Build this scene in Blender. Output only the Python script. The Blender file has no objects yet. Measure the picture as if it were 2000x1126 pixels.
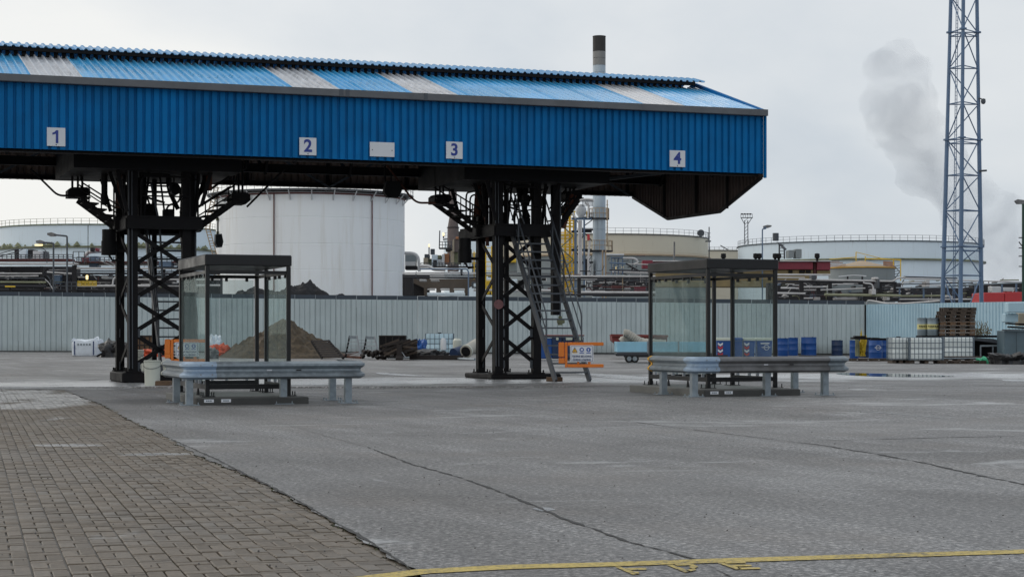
import bpy, math, random
from mathutils import Vector, Matrix, noise
random.seed(7)
sc = bpy.context.scene
COL = sc.collection
R = math.radians
F = 3550.0            # focal length in photograph pixels
H = 1.25              # eye height
TH = R(20.1)          # the yard is turned by this against the view
E1 = Vector((math.cos(TH), math.sin(TH), 0)); E2 = Vector((-math.sin(TH), math.cos(TH), 0)); ZZ = Vector((0, 0, 1))

# ------------------------------------------------------------------ camera, sky, sun, exposure
cd = bpy.data.cameras.new('camera'); cam = bpy.data.objects.new('camera', cd); COL.objects.link(cam)
cam.location = (0, 0, H); cam.rotation_euler = (R(90), 0, 0)
cd.sensor_width = 36; cd.lens = F * 36 / 2000; cd.shift_y = 87 / 2000
cd.clip_start = 0.1; cd.clip_end = 3000
sc.camera = cam
SUN_EL, SUN_AZ = R(28), R(-55)     # veiled sun, ahead and to the left
w = bpy.data.worlds.new("World"); sc.world = w; w.use_nodes = True
nt = w.node_tree; nt.nodes.clear()
def nn(t, typ, ins=None, **kw):
    n = t.nodes.new(typ)
    for k, v in kw.items(): setattr(n, k, v)
    if ins:
        for k, v in ins.items():
            if hasattr(v, 'is_output') or isinstance(v, bpy.types.NodeSocket): t.links.new(v, n.inputs[k])
            else: n.inputs[k].default_value = v
    return n
def ramp(t, fac, stops, interp='LINEAR'):
    n = nn(t, 'ShaderNodeValToRGB', {0: fac}); cr = n.color_ramp; cr.interpolation = interp
    while len(cr.elements) > 1: cr.elements.remove(cr.elements[0])
    for i, (p, c) in enumerate(stops):
        e = cr.elements[0] if i == 0 else cr.elements.new(p)
        e.position = p; e.color = (*c, 1) if len(c) == 3 else c
    return n.outputs[0]
def mixc(t, fac, a, b, mode='MIX'):
    n = nn(t, 'ShaderNodeMix', data_type='RGBA', blend_type=mode)
    for k, v in ((0, fac), (6, a), (7, b)):
        if isinstance(v, bpy.types.NodeSocket): t.links.new(v, n.inputs[k])
        else: n.inputs[k].default_value = v if k == 0 else (*v, 1) if len(v) == 3 else v
    return n.outputs[2]
def mth(t, op, a, b=0.0, c=0.0, clamp=False):
    n = nn(t, 'ShaderNodeMath', operation=op, use_clamp=clamp)
    for k, v in enumerate((a, b, c)):
        if isinstance(v, bpy.types.NodeSocket): t.links.new(v, n.inputs[k])
        else: n.inputs[k].default_value = v
    return n.outputs[0]
sky = nn(nt, 'ShaderNodeTexSky', sky_type='NISHITA', sun_disc=False, sun_elevation=SUN_EL, sun_rotation=SUN_AZ)
tc = nn(nt, 'ShaderNodeTexCoord')
mp = nn(nt, 'ShaderNodeMapping', {'Vector': tc.outputs['Generated'], 'Scale': (1.0, 1.0, 1.9), 'Location': (.31, .12, .4)})
n1 = nn(nt, 'ShaderNodeTexNoise', {'Vector': mp.outputs[0], 'Scale': 2.6, 'Detail': 7, 'Roughness': .5, 'Distortion': .3})
sx = nn(nt, 'ShaderNodeSeparateXYZ', {0: tc.outputs['Generated']})
g = mth(nt, 'MULTIPLY_ADD', sx.outputs['X'], 1.0, 0.0)
g2 = mth(nt, 'ADD', n1.outputs['Fac'], mth(nt, 'MULTIPLY', g, -0.55))
cl = ramp(nt, g2, [(.27, (5.6, 6.2, 6.9)), (.40, (7.0, 7.4, 7.8)), (.50, (7.9, 8.15, 8.35)), (.64, (9.2, 9.2, 9.0))])
skyc = mixc(nt, .93, sky.outputs[0], cl)
bg = nn(nt, 'ShaderNodeBackground', {'Color': skyc, 'Strength': 0.1})
nt.links.new(bg.outputs[0], nn(nt, 'ShaderNodeOutputWorld').inputs[0])
sl = bpy.data.lights.new('sun', 'SUN'); sl.energy = 0.55; sl.angle = R(14); sl.color = (1, .95, .88)
so = bpy.data.objects.new('sun', sl); COL.objects.link(so)
sd = Vector((math.sin(SUN_AZ) * math.cos(SUN_EL), math.cos(SUN_AZ) * math.cos(SUN_EL), math.sin(SUN_EL)))
so.rotation_euler = sd.to_track_quat('Z', 'Y').to_euler(); so.location = (0, 0, 60)
vs = sc.view_settings; vs.view_transform = 'Standard'; vs.look = 'None'; vs.exposure = 0.0; vs.gamma = 1; vs.use_curve_mapping = False
sc.cycles.volume_step_rate = 2.0; sc.cycles.volume_max_steps = 96; sc.cycles.max_bounces = 8
sc.cycles.transparent_max_bounces = 24; sc.cycles.use_denoising = True

# ------------------------------------------------------------------ helpers
def ss(a, b, x):
    t = max(0.0, min(1.0, (x - a) / (b - a))); return t * t * (3 - 2 * t)
def gz(x, y):
    return ss(52, 95, y) * (0.08 - 0.0062 * max(-60, min(60, x))) + .05 * ss(-1, 3, x) * ss(24, 32, y) * (1 - ss(40, 47, y))
def at(px, py):                      # ground point seen at a photograph pixel
    lo, hi = 4.0, 130.0
    for _ in range(50):
        m = (lo + hi) / 2; x = (px - 1000) / F * m
        if 650 + (H - gz(x, m)) * F / m > py: lo = m
        else: hi = m
    x = (px - 1000) / F * lo
    return Vector((x, lo, gz(x, lo)))
def W(px, py, Y): return Vector(((px - 1000) / F * Y, Y, H - (py - 650) / F * Y))

class MB:
    def __init__(s): s.v = []; s.f = []; s.m = []; s.cm = 0
    def add(s, vs_, fs):
        o = len(s.v); s.v += [Vector(p) for p in vs_]
        for f in fs: s.f.append([i + o for i in f]); s.m.append(s.cm)
        return s
    def box(s, x0, x1, y0, y1, z0, z1):
        return s.add([(x0,y0,z0),(x1,y0,z0),(x1,y1,z0),(x0,y1,z0),(x0,y0,z1),(x1,y0,z1),(x1,y1,z1),(x0,y1,z1)],
                     [(0,3,2,1),(4,5,6,7),(0,1,5,4),(1,2,6,5),(2,3,7,6),(3,0,4,7)])
    def bbox(s, x0, x1, y0, y1, z0, z1, b=.01):       # box with chamfered edges
        vs_ = []; 
        for (zz, e) in ((z0, b), (z0 + b, 0), (z1 - b, 0), (z1, b)):
            X0, X1, Y0, Y1 = x0 + e, x1 - e, y0 + e, y1 - e
            vs_ += [(X0+b,Y0,zz),(X1-b,Y0,zz),(X1,Y0+b,zz),(X1,Y1-b,zz),(X1-b,Y1,zz),(X0+b,Y1,zz),(X0,Y1-b,zz),(X0,Y0+b,zz)]
        fs = [tuple(range(7, -1, -1)), tuple(range(24, 32))]
        for k in range(3):
            for i in range(8): j = (i + 1) % 8; fs.append((k*8+i, k*8+j, k*8+8+j, k*8+8+i))
        return s.add(vs_, fs)
    def bar(s, p, q, w_, h, up=ZZ):
        p = Vector(p); q = Vector(q); d = (q - p).normalized(); a = d.cross(Vector(up))
        if a.length < 1e-4: a = d.cross(Vector((0, 1, 0)))
        a.normalize(); b = a.cross(d).normalized(); a = a * (w_ / 2); b = b * (h / 2)
        vs_ = [p-a-b, p+a-b, p+a+b, p-a+b, q-a-b, q+a-b, q+a+b, q-a+b]
        return s.add(vs_, [(0,3,2,1),(4,5,6,7),(0,1,5,4),(1,2,6,5),(2,3,7,6),(3,0,4,7)])
    def ibeam(s, p, q, w_, h, up=ZZ, t=.02):
        p = Vector(p); q = Vector(q); d = (q - p).normalized(); a = d.cross(Vector(up))
        if a.length < 1e-4: a = d.cross(Vector((0, 1, 0)))
        a.normalize(); b = a.cross(d).normalized()
        s.bar(p + b*(h/2-t/2), q + b*(h/2-t/2), w_, t, b); s.bar(p - b*(h/2-t/2), q - b*(h/2-t/2), w_, t, b)
        return s.bar(p, q, t, h-2*t-.002, b)
    def cone(s, p, q, r0, r1, n=12):
        p = Vector(p); q = Vector(q); d = (q-p).normalized(); a = d.orthogonal().normalized(); b = d.cross(a)
        vs_ = [p + (a*math.cos(2*math.pi*i/n) + b*math.sin(2*math.pi*i/n))*r0 for i in range(n)] + \
              [q + (a*math.cos(2*math.pi*i/n) + b*math.sin(2*math.pi*i/n))*r1 for i in range(n)]
        return s.add(vs_, [(i,(i+1)%n,n+(i+1)%n,n+i) for i in range(n)] + [tuple(range(n-1,-1,-1)), tuple(range(n,2*n))])
    def tube(s, pts, r, n=8, rad=0.0, seg=4):
        pts = [Vector(p) for p in pts]
        if rad > 0:
            o = [pts[0]]
            for i in range(1, len(pts)-1):
                a, b, c = pts[i-1], pts[i], pts[i+1]; l = min(rad, (a-b).length*.49, (c-b).length*.49)
                u = b + (a-b).normalized()*l; v = b + (c-b).normalized()*l
                for k in range(seg+1):
                    t = k/seg; o.append(u*(1-t)**2 + b*2*t*(1-t) + v*t*t)
            o.append(pts[-1]); pts = o
        vs_ = []; d0 = (pts[1]-pts[0]).normalized(); a = d0.orthogonal().normalized()
        for i, p in enumerate(pts):
            d = ((pts[min(i+1,len(pts)-1)]-pts[max(i-1,0)])).normalized()
            a = (a - d*a.dot(d)).normalized(); b = d.cross(a)
            vs_ += [p + (a*math.cos(2*math.pi*k/n) + b*math.sin(2*math.pi*k/n))*(r if not callable(r) else r(i/(len(pts)-1))) for k in range(n)]
        fs = []
        for i in range(len(pts)-1):
            for k in range(n): fs.append((i*n+k, i*n+(k+1)%n, (i+1)*n+(k+1)%n, (i+1)*n+k))
        L = len(pts)-1
        return s.add(vs_, fs + [tuple(range(n-1,-1,-1)), tuple(range(L*n,L*n+n))])
    def lathe(s, prof, n=32, c=(0,0,0), a0=0, a1=2*math.pi, sq=1.0):
        c = Vector(c); full = abs(a1-a0-2*math.pi) < 1e-6; m = n if full else n+1; vs_ = []
        for (r, z) in prof:
            for i in range(m):
                a = a0 + (a1-a0)*i/n; vs_.append(c + Vector((math.cos(a)*r, math.sin(a)*r*sq, z)))
        fs = []
        for k in range(len(prof)-1):
            for i in range(n): fs.append((k*m+i, k*m+(i+1)%m, (k+1)*m+(i+1)%m, (k+1)*m+i))
        return s.add(vs_, fs)
    def prism(s, poly, axis, t):      # polygon (list of 3d points) extruded along vector axis*t
        poly = [Vector(p) for p in poly]; e = Vector(axis)*t; n = len(poly)
        return s.add(poly + [p+e for p in poly], [tuple(range(n-1,-1,-1)), tuple(range(n,2*n))] + [(i,(i+1)%n,n+(i+1)%n,n+i) for i in range(n)])
    def corr(s, O, U, V, N, width, length, pitch=.2, crest=.55, slope=.1, depth=.035, th=.003, cut=None, low=False):
        O = Vector(O); U = Vector(U); V = Vector(V); N = Vector(N)
        pts = []; k = int(round(width/pitch))
        for i in range(k):
            x = i*pitch
            for (fx, d) in ((0,0),(crest,0),(crest+slope,-depth),(1-slope,-depth)): pts.append((x+fx*pitch, d))
        pts.append((width, 0))
        if low: pts = [(x, -depth-d) for x, d in pts]
        ln = [length if cut is None else cut(x) for x, d in pts]
        if isinstance(ln[0], tuple): l0 = [l[0] for l in ln]; l1 = [l[1] for l in ln]
        else: l0 = [0]*len(ln); l1 = ln
        n = len(pts); vs_ = []
        for j in (0, 1):
            for o in (0, -th):
                vs_ += [O + U*x + N*(d+o) + V*(l1[i] if j else l0[i]) for i, (x, d) in enumerate(pts)]
        fs = []
        for i in range(n-1):
            fs += [(i,i+1,2*n+i+1,2*n+i), (n+i+1,n+i,3*n+i,3*n+i+1), (i+1,i,n+i,n+i+1), (2*n+i,2*n+i+1,3*n+i+1,3*n+i)]
        fs += [(0,2*n,3*n,n),(n-1,2*n-1,4*n-1,3*n-1)]
        return s.add(vs_, fs)

ROOT = {}
def mesh_of(name, mb, mats, inv=None):
    me = bpy.data.meshes.new(name)
    me.from_pydata([tuple((inv @ v) if inv else v) for v in mb.v], [], mb.f)
    for m in (mats if isinstance(mats, (list, tuple)) else [mats]): me.materials.append(m)
    if isinstance(mats, (list, tuple)):
        for p, mi in zip(me.polygons, mb.m): p.material_index = mi
    for p in me.polygons: p.use_smooth = True
    me.set_sharp_from_angle(angle=R(32)); me.update()
    return me
def ob(name, mb, mat, parent=None, label=None, world=True, kind=None):
    inv = ROOT[parent.name].inverted() if (parent is not None and world) else None
    o = bpy.data.objects.new(name, mesh_of(name, mb, mat, inv)); COL.objects.link(o)
    if parent is not None:
        o.parent = parent; ROOT[o.name] = ROOT[parent.name]
    if label: o['label'] = label
    if kind: o['kind'] = kind
    return o
def inst(name, src, parent, loc=(0,0,0), rz=0):      # same mesh again, placed in the parent's frame
    o = bpy.data.objects.new(name, src.data); COL.objects.link(o); o.parent = parent; o.location = loc; o.rotation_euler = (0,0,rz)
    return o
def thing(name, label, cat, loc=(0,0,0), rz=0.0, group=None):
    o = bpy.data.objects.new(name, None); COL.objects.link(o); o.location = loc; o.rotation_euler = (0,0,rz); o.empty_display_size = .2
    o['label'] = label; o['category'] = cat
    if group: o['group'] = group
    ROOT[o.name] = Matrix.Translation(Vector(loc)) @ Matrix.Rotation(rz, 4, 'Z')
    return o
def single(name, mb, mat, label, cat, group=None, loc=None):
    o = ob(name, mb, mat); o['label'] = label; o['category'] = cat
    if group: o['group'] = group
    if loc is not None: o.location = loc
    return o
def struct(name, mb, mat): return ob(name, mb, mat, kind='structure')
def dup(root, loc, rz=None, label=None):
    def rec(o, p):
        c = o.copy(); COL.objects.link(c); c.parent = p
        for ch in list(o.children): rec(ch, c)
        return c
    c = rec(root, None); c.location = loc
    if rz is not None: c.rotation_euler = (0, 0, rz)
    if label: c['label'] = label
    return c
def text_mb(txt, size, ext=.002, bold=False):
    cu = bpy.data.curves.new('t', 'FONT'); cu.body = txt; cu.size = size; cu.align_x = 'CENTER'; cu.align_y = 'CENTER'; cu.extrude = ext
    if bold: cu.offset = size*.028
    o = bpy.data.objects.new('t', cu); COL.objects.link(o); dg = bpy.context.evaluated_depsgraph_get(); dg.update()
    me = bpy.data.meshes.new_from_object(o.evaluated_get(dg)); mb = MB()
    mb.add([v.co for v in me.vertices], [list(p.vertices) for p in me.polygons])
    bpy.data.objects.remove(o); bpy.data.meshes.remove(me)
    return mb
def xf(mb, O, U, V):                # lay a flat xy mesh on a plane
    U = Vector(U); V = Vector(V); N = U.cross(V); O = Vector(O)
    mb.v = [O + U*p.x + V*p.y + N*p.z for p in mb.v]; return mb

# ------------------------------------------------------------------ materials
MATS = {}
def pm(name, c, rough=.5, metal=0.0, var=.2, scale=2.0, dirt=0.0, dcol=(.05,.035,.025), streak=False, bump=0.0, bs=30, spec=.5, island=0.0, grime=False, mud=False, sscale=1.0):
    m = bpy.data.materials.new(name); m.use_nodes = True; t = m.node_tree; b = t.nodes['Principled BSDF']
    co = nn(t, 'ShaderNodeTexCoord').outputs['Object']
    ns = nn(t, 'ShaderNodeTexNoise', {'Vector': co, 'Scale': scale, 'Detail': 6, 'Roughness': .6})
    lo = tuple(x*(1-var) for x in c); hi = tuple(min(1, x*(1+var)) for x in c)
    col = ramp(t, ns.outputs['Fac'], [(.3, lo), (.7, hi)])
    if island:
        rnd = nn(t, 'ShaderNodeObjectInfo').outputs['Random']
        col = mixc(t, 1.0, col, ramp(t, rnd, [(0, (1-island,)*3), (1, (1+island*.6, 1+island*.5, 1+island*.45))]), 'MULTIPLY')
    if dirt:
        v2 = nn(t, 'ShaderNodeMapping', {'Vector': co, 'Scale': (3.2*sscale, 3.2*sscale, .22*sscale) if streak else (1, 1, 1)}).outputs[0]
        n2 = nn(t, 'ShaderNodeTexNoise', {'Vector': v2, 'Scale': 1.7 if streak else 1.1, 'Detail': 8, 'Roughness': .65})
        fac = ramp(t, n2.outputs['Fac'], [(.62-dirt*.35, (0,0,0)), (.85-dirt*.2, (1,1,1))])
        col = mixc(t, mth(t, 'MULTIPLY', fac, .35+.6*dirt), col, dcol)
    zc = nn(t, 'ShaderNodeSeparateXYZ', {0: nn(t, 'ShaderNodeNewGeometry').outputs['Position']}).outputs['Z']
    gn = nn(t, 'ShaderNodeTexNoise', {'Vector': co, 'Scale': 1.6, 'Detail': 7, 'Roughness': .65}).outputs['Fac'] if (grime or mud) else None
    if grime:        # soot washed down from the ridge ventilator
        f = mth(t, 'ADD', nn(t, 'ShaderNodeMapRange', {0: zc, 1: 7.95, 2: 8.5, 3: 0, 4: 1.0}).outputs[0], mth(t, 'MULTIPLY_ADD', gn, 1.2, -.75), clamp=True)
        col = mixc(t, mth(t, 'MULTIPLY', f, .8), col, (.035,.03,.03))
    if mud:          # splashed mud along the foot
        f = mth(t, 'ADD', nn(t, 'ShaderNodeMapRange', {0: zc, 1: .1, 2: .9, 3: .9, 4: 0}).outputs[0], mth(t, 'MULTIPLY_ADD', gn, 1.3, -.85), clamp=True)
        col = mixc(t, mth(t, 'MULTIPLY', f, .65), col, (.14,.14,.125))
    t.links.new(col, b.inputs['Base Color'])
    rr = nn(t, 'ShaderNodeMapRange', {0: ns.outputs['Fac'], 1: .3, 2: .7, 3: max(0, rough-.1), 4: min(1, rough+.12)})
    t.links.new(rr.outputs[0], b.inputs['Roughness']); b.inputs['Metallic'].default_value = metal; b.inputs['Specular IOR Level'].default_value = spec
    if bump:
        nb = nn(t, 'ShaderNodeTexNoise', {'Vector': co, 'Scale': bs, 'Detail': 5})
        bp = nn(t, 'ShaderNodeBump', {'Height': nb.outputs['Fac'], 'Strength': bump, 'Distance': .02}); t.links.new(bp.outputs[0], b.inputs['Normal'])
    MATS[name] = m; return m
M = {}
M['fascia'] = pm('blue paint', (.003,.145,.395), .55, spec=.12, var=.16, scale=.9, dirt=.35, dcol=(.01,.085,.22), streak=True, bump=.04, island=.10)
M['roof'] = pm('blue roof paint', (.05,.38,.70), .3, var=.14, scale=.8, dirt=.2, dcol=(.03,.09,.17), bump=.03, grime=True, island=.05)
M['cap'] = pm('blue ridge paint', (.06,.27,.52), .5, var=.15)
M['skylight'] = pm('translucent sheet', (.50,.53,.58), .35, var=.15, scale=1.5, dirt=.3, dcol=(.12,.10,.10), grime=True)
M['gutter'] = pm('zinc gutter', (.13,.135,.145), .55, .2, var=.2, dirt=.2, dcol=(.05,.05,.05))
M['rearwall'] = pm('rusty brown sheet', (.21,.15,.125), .8, var=.35, scale=2, dirt=.4, dcol=(.015,.01,.01), streak=True)
M['endwall'] = pm('sooty brown sheet', (.085,.06,.052), .75, var=.3, scale=2, dirt=.4, dcol=(.02,.015,.014), streak=True)
M['black'] = pm('sooty steel', (.006,.0055,.0065), .65, .0, var=.4, scale=3, dirt=.3, dcol=(.016,.010,.008), bump=.1, spec=.22)
M['black2'] = pm('dark paint', (.007,.007,.008), .6, spec=.25, var=.2)
M['steel'] = pm('dull grey steel', (.078,.088,.102), .55, .2, var=.25, dirt=.2, dcol=(.04,.03,.025))
M['rust'] = pm('rusted pipe', (.10,.035,.02), .8, var=.4, scale=6)
M['frame'] = pm('anthracite powder coat', (.014,.014,.015), .4, var=.1, spec=.35)
M['galv'] = pm('galvanised steel', (.27,.31,.34), .42, .6, var=.22, scale=9, dirt=.3, dcol=(.13,.14,.15), bump=.05)
M['galv2'] = pm('weathered galvanised steel', (.20,.20,.205), .5, .5, var=.25, scale=4, dirt=.45, dcol=(.09,.085,.08), bump=.05)
M['galvb'] = pm('new galvanised steel', (.36,.46,.58), .4, .5, var=.15, scale=9)
M['yellow'] = pm('yellow paint', (.62,.34,.03), .5, var=.15)
M['white'] = pm('white paint', (.62,.64,.66), .4, var=.06, dirt=.12, dcol=(.3,.3,.3))
M['plate'] = pm('white sign plate', (.68,.70,.74), .35, var=.04)
M['ink'] = pm('blue lettering', (.02,.045,.27), .4, var=.05)
M['inkb'] = pm('dark blue print', (.012,.035,.13), .4, var=.05)
M['pict'] = pm('safety blue print', (.01,.07,.35), .4, var=.05)
M['picty'] = pm('safety yellow print', (.75,.42,.01), .4, var=.05)
M['orange'] = pm('orange plastic', (.72,.19,.02), .4, var=.15, dirt=.2, dcol=(.25,.08,.03))
M['concrete'] = pm('concrete slab', (.15,.15,.14), .55, var=.2, scale=3, dirt=.3, dcol=(.07,.07,.065), bump=.15)
M['concdk'] = pm('dark concrete', (.055,.055,.053), .7, var=.3, scale=3, dirt=.4, dcol=(.025,.025,.025), bump=.2)
M['fence'] = pm('grey fence sheet', (.48,.555,.57), .6, var=.07, scale=.8, dirt=.22, dcol=(.19,.22,.225), streak=True, island=.07, mud=True)
M['fenceb'] = pm('pale blue fence sheet', (.42,.60,.70), .55, var=.07, scale=.8, dirt=.2, dcol=(.28,.45,.56), streak=True, mud=True, island=.05)
M['fencetop'] = pm('slate coping', (.05,.065,.085), .7, var=.12)
M['tank'] = pm('white tank paint', (.76,.87,.95), .5, var=.05, scale=.15, dirt=.14, dcol=(.42,.42,.40), streak=True)
M['tankw'] = pm('off white tank paint', (.90,.93,.95), .5, var=.04, scale=.12, dirt=.3, dcol=(.62,.59,.52), streak=True, sscale=.35)
M['tankb'] = pm('cream tank paint', (.62,.57,.46), .6, var=.05, scale=.15, dirt=.12, dcol=(.36,.30,.21), streak=True)
M['tankg'] = pm('grey tank paint', (.24,.27,.28), .6, var=.08, scale=.3, dirt=.2, dcol=(.17,.17,.15), streak=True)
M['coneroof'] = pm('tan tank roof', (.42,.32,.22), .7, var=.1)
M['redline'] = pm('oxide red paint', (.12,.04,.04), .6, var=.2)
M['moss'] = pm('mossy girder', (.19,.20,.12), .8, var=.4, scale=1.5)
M['pipew'] = pm('aluminium pipe cladding', (.58,.57,.57), .45, .3, var=.15, scale=.7, dirt=.25, dcol=(.2,.19,.18))
M['piped'] = pm('dark pipe', (.035,.035,.042), .6, .2, var=.3, scale=.5)
M['pipeo'] = pm('olive pipe', (.28,.29,.19), .6, var=.2)
M['brown'] = pm('brown concrete', (.095,.075,.06), .8, var=.25, scale=1)
M['rackc'] = pm('dark rack steel', (.018,.017,.020), .7, var=.3)
M['blueg'] = pm('blue grey steel', (.12,.18,.27), .5, .1, var=.15, scale=1)
M['mast'] = pm('mast blue paint', (.115,.185,.30), .45, .1, var=.15, scale=1)
M['ystair'] = pm('yellow steel', (.78,.52,.04), .6, var=.15)
M['burg'] = pm('burgundy cladding', (.22,.03,.05), .6, var=.15)
M['ochre'] = pm('ochre cladding', (.25,.19,.09), .6, var=.15)
M['red'] = pm('red container', (.50,.04,.045), .5, var=.1)
M['redtr'] = pm('dull red tipper', (.19,.035,.03), .6, var=.2, dirt=.2)
M['stack'] = pm('stack cladding', (.42,.49,.55), .4, .5, var=.07, scale=.6)
M['stackg'] = pm('grey stack band', (.24,.24,.235), .5, .3, var=.15)
M['soot'] = pm('sooted stack top', (.035,.033,.033), .7, var=.3)
M['flare'] = pm('rusty grey cone', (.16,.13,.125), .7, .2, var=.25, scale=1)
M['beige'] = pm('beige box', (.40,.34,.25), .6, var=.15)
M['rustbox'] = pm('rust orange box', (.36,.16,.075), .7, var=.25)
M['coal'] = pm('black soil', (.018,.018,.021), .9, var=.4, scale=1.5, bump=.6, bs=4)
M['sand'] = pm('sandy soil', (.085,.064,.042), .9, var=.6, scale=5, dirt=.35, dcol=(.05,.035,.02), bump=.8, bs=9)
M['ibc'] = pm('translucent tote plastic', (.86,.92,.91), .35, var=.08, scale=3)
M['ibcb'] = pm('bluish tote plastic', (.62,.82,.93), .35, var=.1, scale=3)
M['cage'] = pm('cage steel', (.16,.20,.24), .4, .6, var=.1)
M['drum'] = pm('blue drum plastic', (.008,.07,.28), .35, var=.15)
M['drumd'] = pm('dark blue drum', (.01,.03,.09), .45, var=.2)
M['drumg'] = pm('grey drum', (.24,.30,.34), .4, .3, var=.1)
M['lime'] = pm('pale yellow band', (.62,.58,.25), .5, var=.05)
M['wood'] = pm('weathered pallet wood', (.07,.052,.04), .85, var=.35, scale=7)
M['wood2'] = pm('browner pallet wood', (.14,.085,.05), .85, var=.35, scale=7)
M['bag'] = pm('white woven bag', (.70,.76,.83), .6, var=.1, scale=4, bump=.5, bs=6)
M['tarp'] = pm('black tarpaulin', (.02,.02,.022), .45, var=.3, bump=.4, bs=4)
M['tarpo'] = pm('orange red netting', (.62,.09,.03), .6, var=.3, scale=5, bump=.5, bs=8)
M['tarpb'] = pm('blue tarpaulin', (.02,.10,.35), .5, var=.25, scale=4)
M['pail'] = pm('off white bucket', (.55,.57,.50), .4, var=.06, dirt=.2, dcol=(.3,.28,.2))
M['hose'] = pm('ribbed pale hose', (.42,.40,.35), .6, var=.15)
M['trailer'] = pm('pale blue trailer', (.30,.58,.74), .4, .2, var=.1, dirt=.2, dcol=(.15,.25,.3))
M['tyre'] = pm('tyre rubber', (.02,.02,.02), .8, var=.2)
M['yjack'] = pm('yellow overalls', (.48,.34,.02), .7, var=.25, scale=6, bump=.5, bs=10)
M['green'] = pm('green sheet', (.02,.33,.17), .5, var=.2)
M['lid'] = pm('pale bin lid', (.55,.60,.52), .4, var=.05)
M['greybox'] = pm('grey blue cabinet', (.10,.15,.18), .5, var=.12, dirt=.3, dcol=(.05,.06,.07))
M['weed'] = pm('dry weeds', (.16,.13,.07), .9, var=.3)
M['iron'] = pm('scrap iron', (.03,.024,.022), .7, .3, var=.45, scale=5)
M['silver'] = pm('bare alloy', (.38,.40,.43), .4, .6, var=.12)
M['crack'] = pm('open joint', (.045,.045,.045), .85, var=.4, scale=8)
M['hardware'] = pm('zinc bolt', (.3,.3,.3), .4, .7, var=.1)
def emis(name, c, s_):
    m = bpy.data.materials.new(name); m.use_nodes = True; b = m.node_tree.nodes['Principled BSDF']
    b.inputs['Base Color'].default_value = (*c, 1); b.inputs['Emission Color'].default_value = (*c, 1); b.inputs['Emission Strength'].default_value = s_
    return m
M['lamp'] = emis('lit lamp', (1, .78, .35), 1.6)
def glass():
    m = bpy.data.materials.new('shelter glass'); m.use_nodes = True; t = m.node_tree; t.nodes.clear()
    co = nn(t, 'ShaderNodeTexCoord').outputs['Object']
    ns = nn(t, 'ShaderNodeTexNoise', {'Vector': co, 'Scale': 1.6, 'Detail': 6, 'Roughness': .65})
    tr = nn(t, 'ShaderNodeBsdfTransparent', {'Color': (.91,.95,.945,1)})
    df = nn(t, 'ShaderNodeBsdfDiffuse', {'Color': (.40,.46,.45,1)})
    gl = nn(t, 'ShaderNodeBsdfGlossy', {'Color': (.9,.95,.95,1), 'Roughness': .02})
    hz = ramp(t, ns.outputs['Fac'], [(.3, (.03,)*3), (.75, (.14,)*3)])
    m1 = nn(t, 'ShaderNodeMixShader', {0: hz, 1: tr.outputs[0], 2: df.outputs[0]})
    fr = nn(t, 'ShaderNodeFresnel', {'IOR': 1.45})
    ge = nn(t, 'ShaderNodeNewGeometry')
    m2 = nn(t, 'ShaderNodeMixShader', {0: mth(t, 'MULTIPLY', mth(t, 'MULTIPLY', fr.outputs[0], .45), mth(t, 'SUBTRACT', 1.0, ge.outputs['Backfacing'])), 1: m1.outputs[0], 2: gl.outputs[0]})
    t.links.new(m2.outputs[0], nn(t, 'ShaderNodeOutputMaterial').inputs[0]); return m
M['glass'] = glass()
def water():
    m = bpy.data.materials.new('standing water'); m.use_nodes = True; t = m.node_tree; b = t.nodes['Principled BSDF']
    b.inputs['Base Color'].default_value = (.03,.03,.03,1); b.inputs['Roughness'].default_value = .03; b.inputs['IOR'].default_value = 1.33; return m
M['water'] = water(); M['film'] = pm('wet film', (.32,.33,.34), .25, var=.4, scale=2, bump=.05, bs=14)
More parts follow.
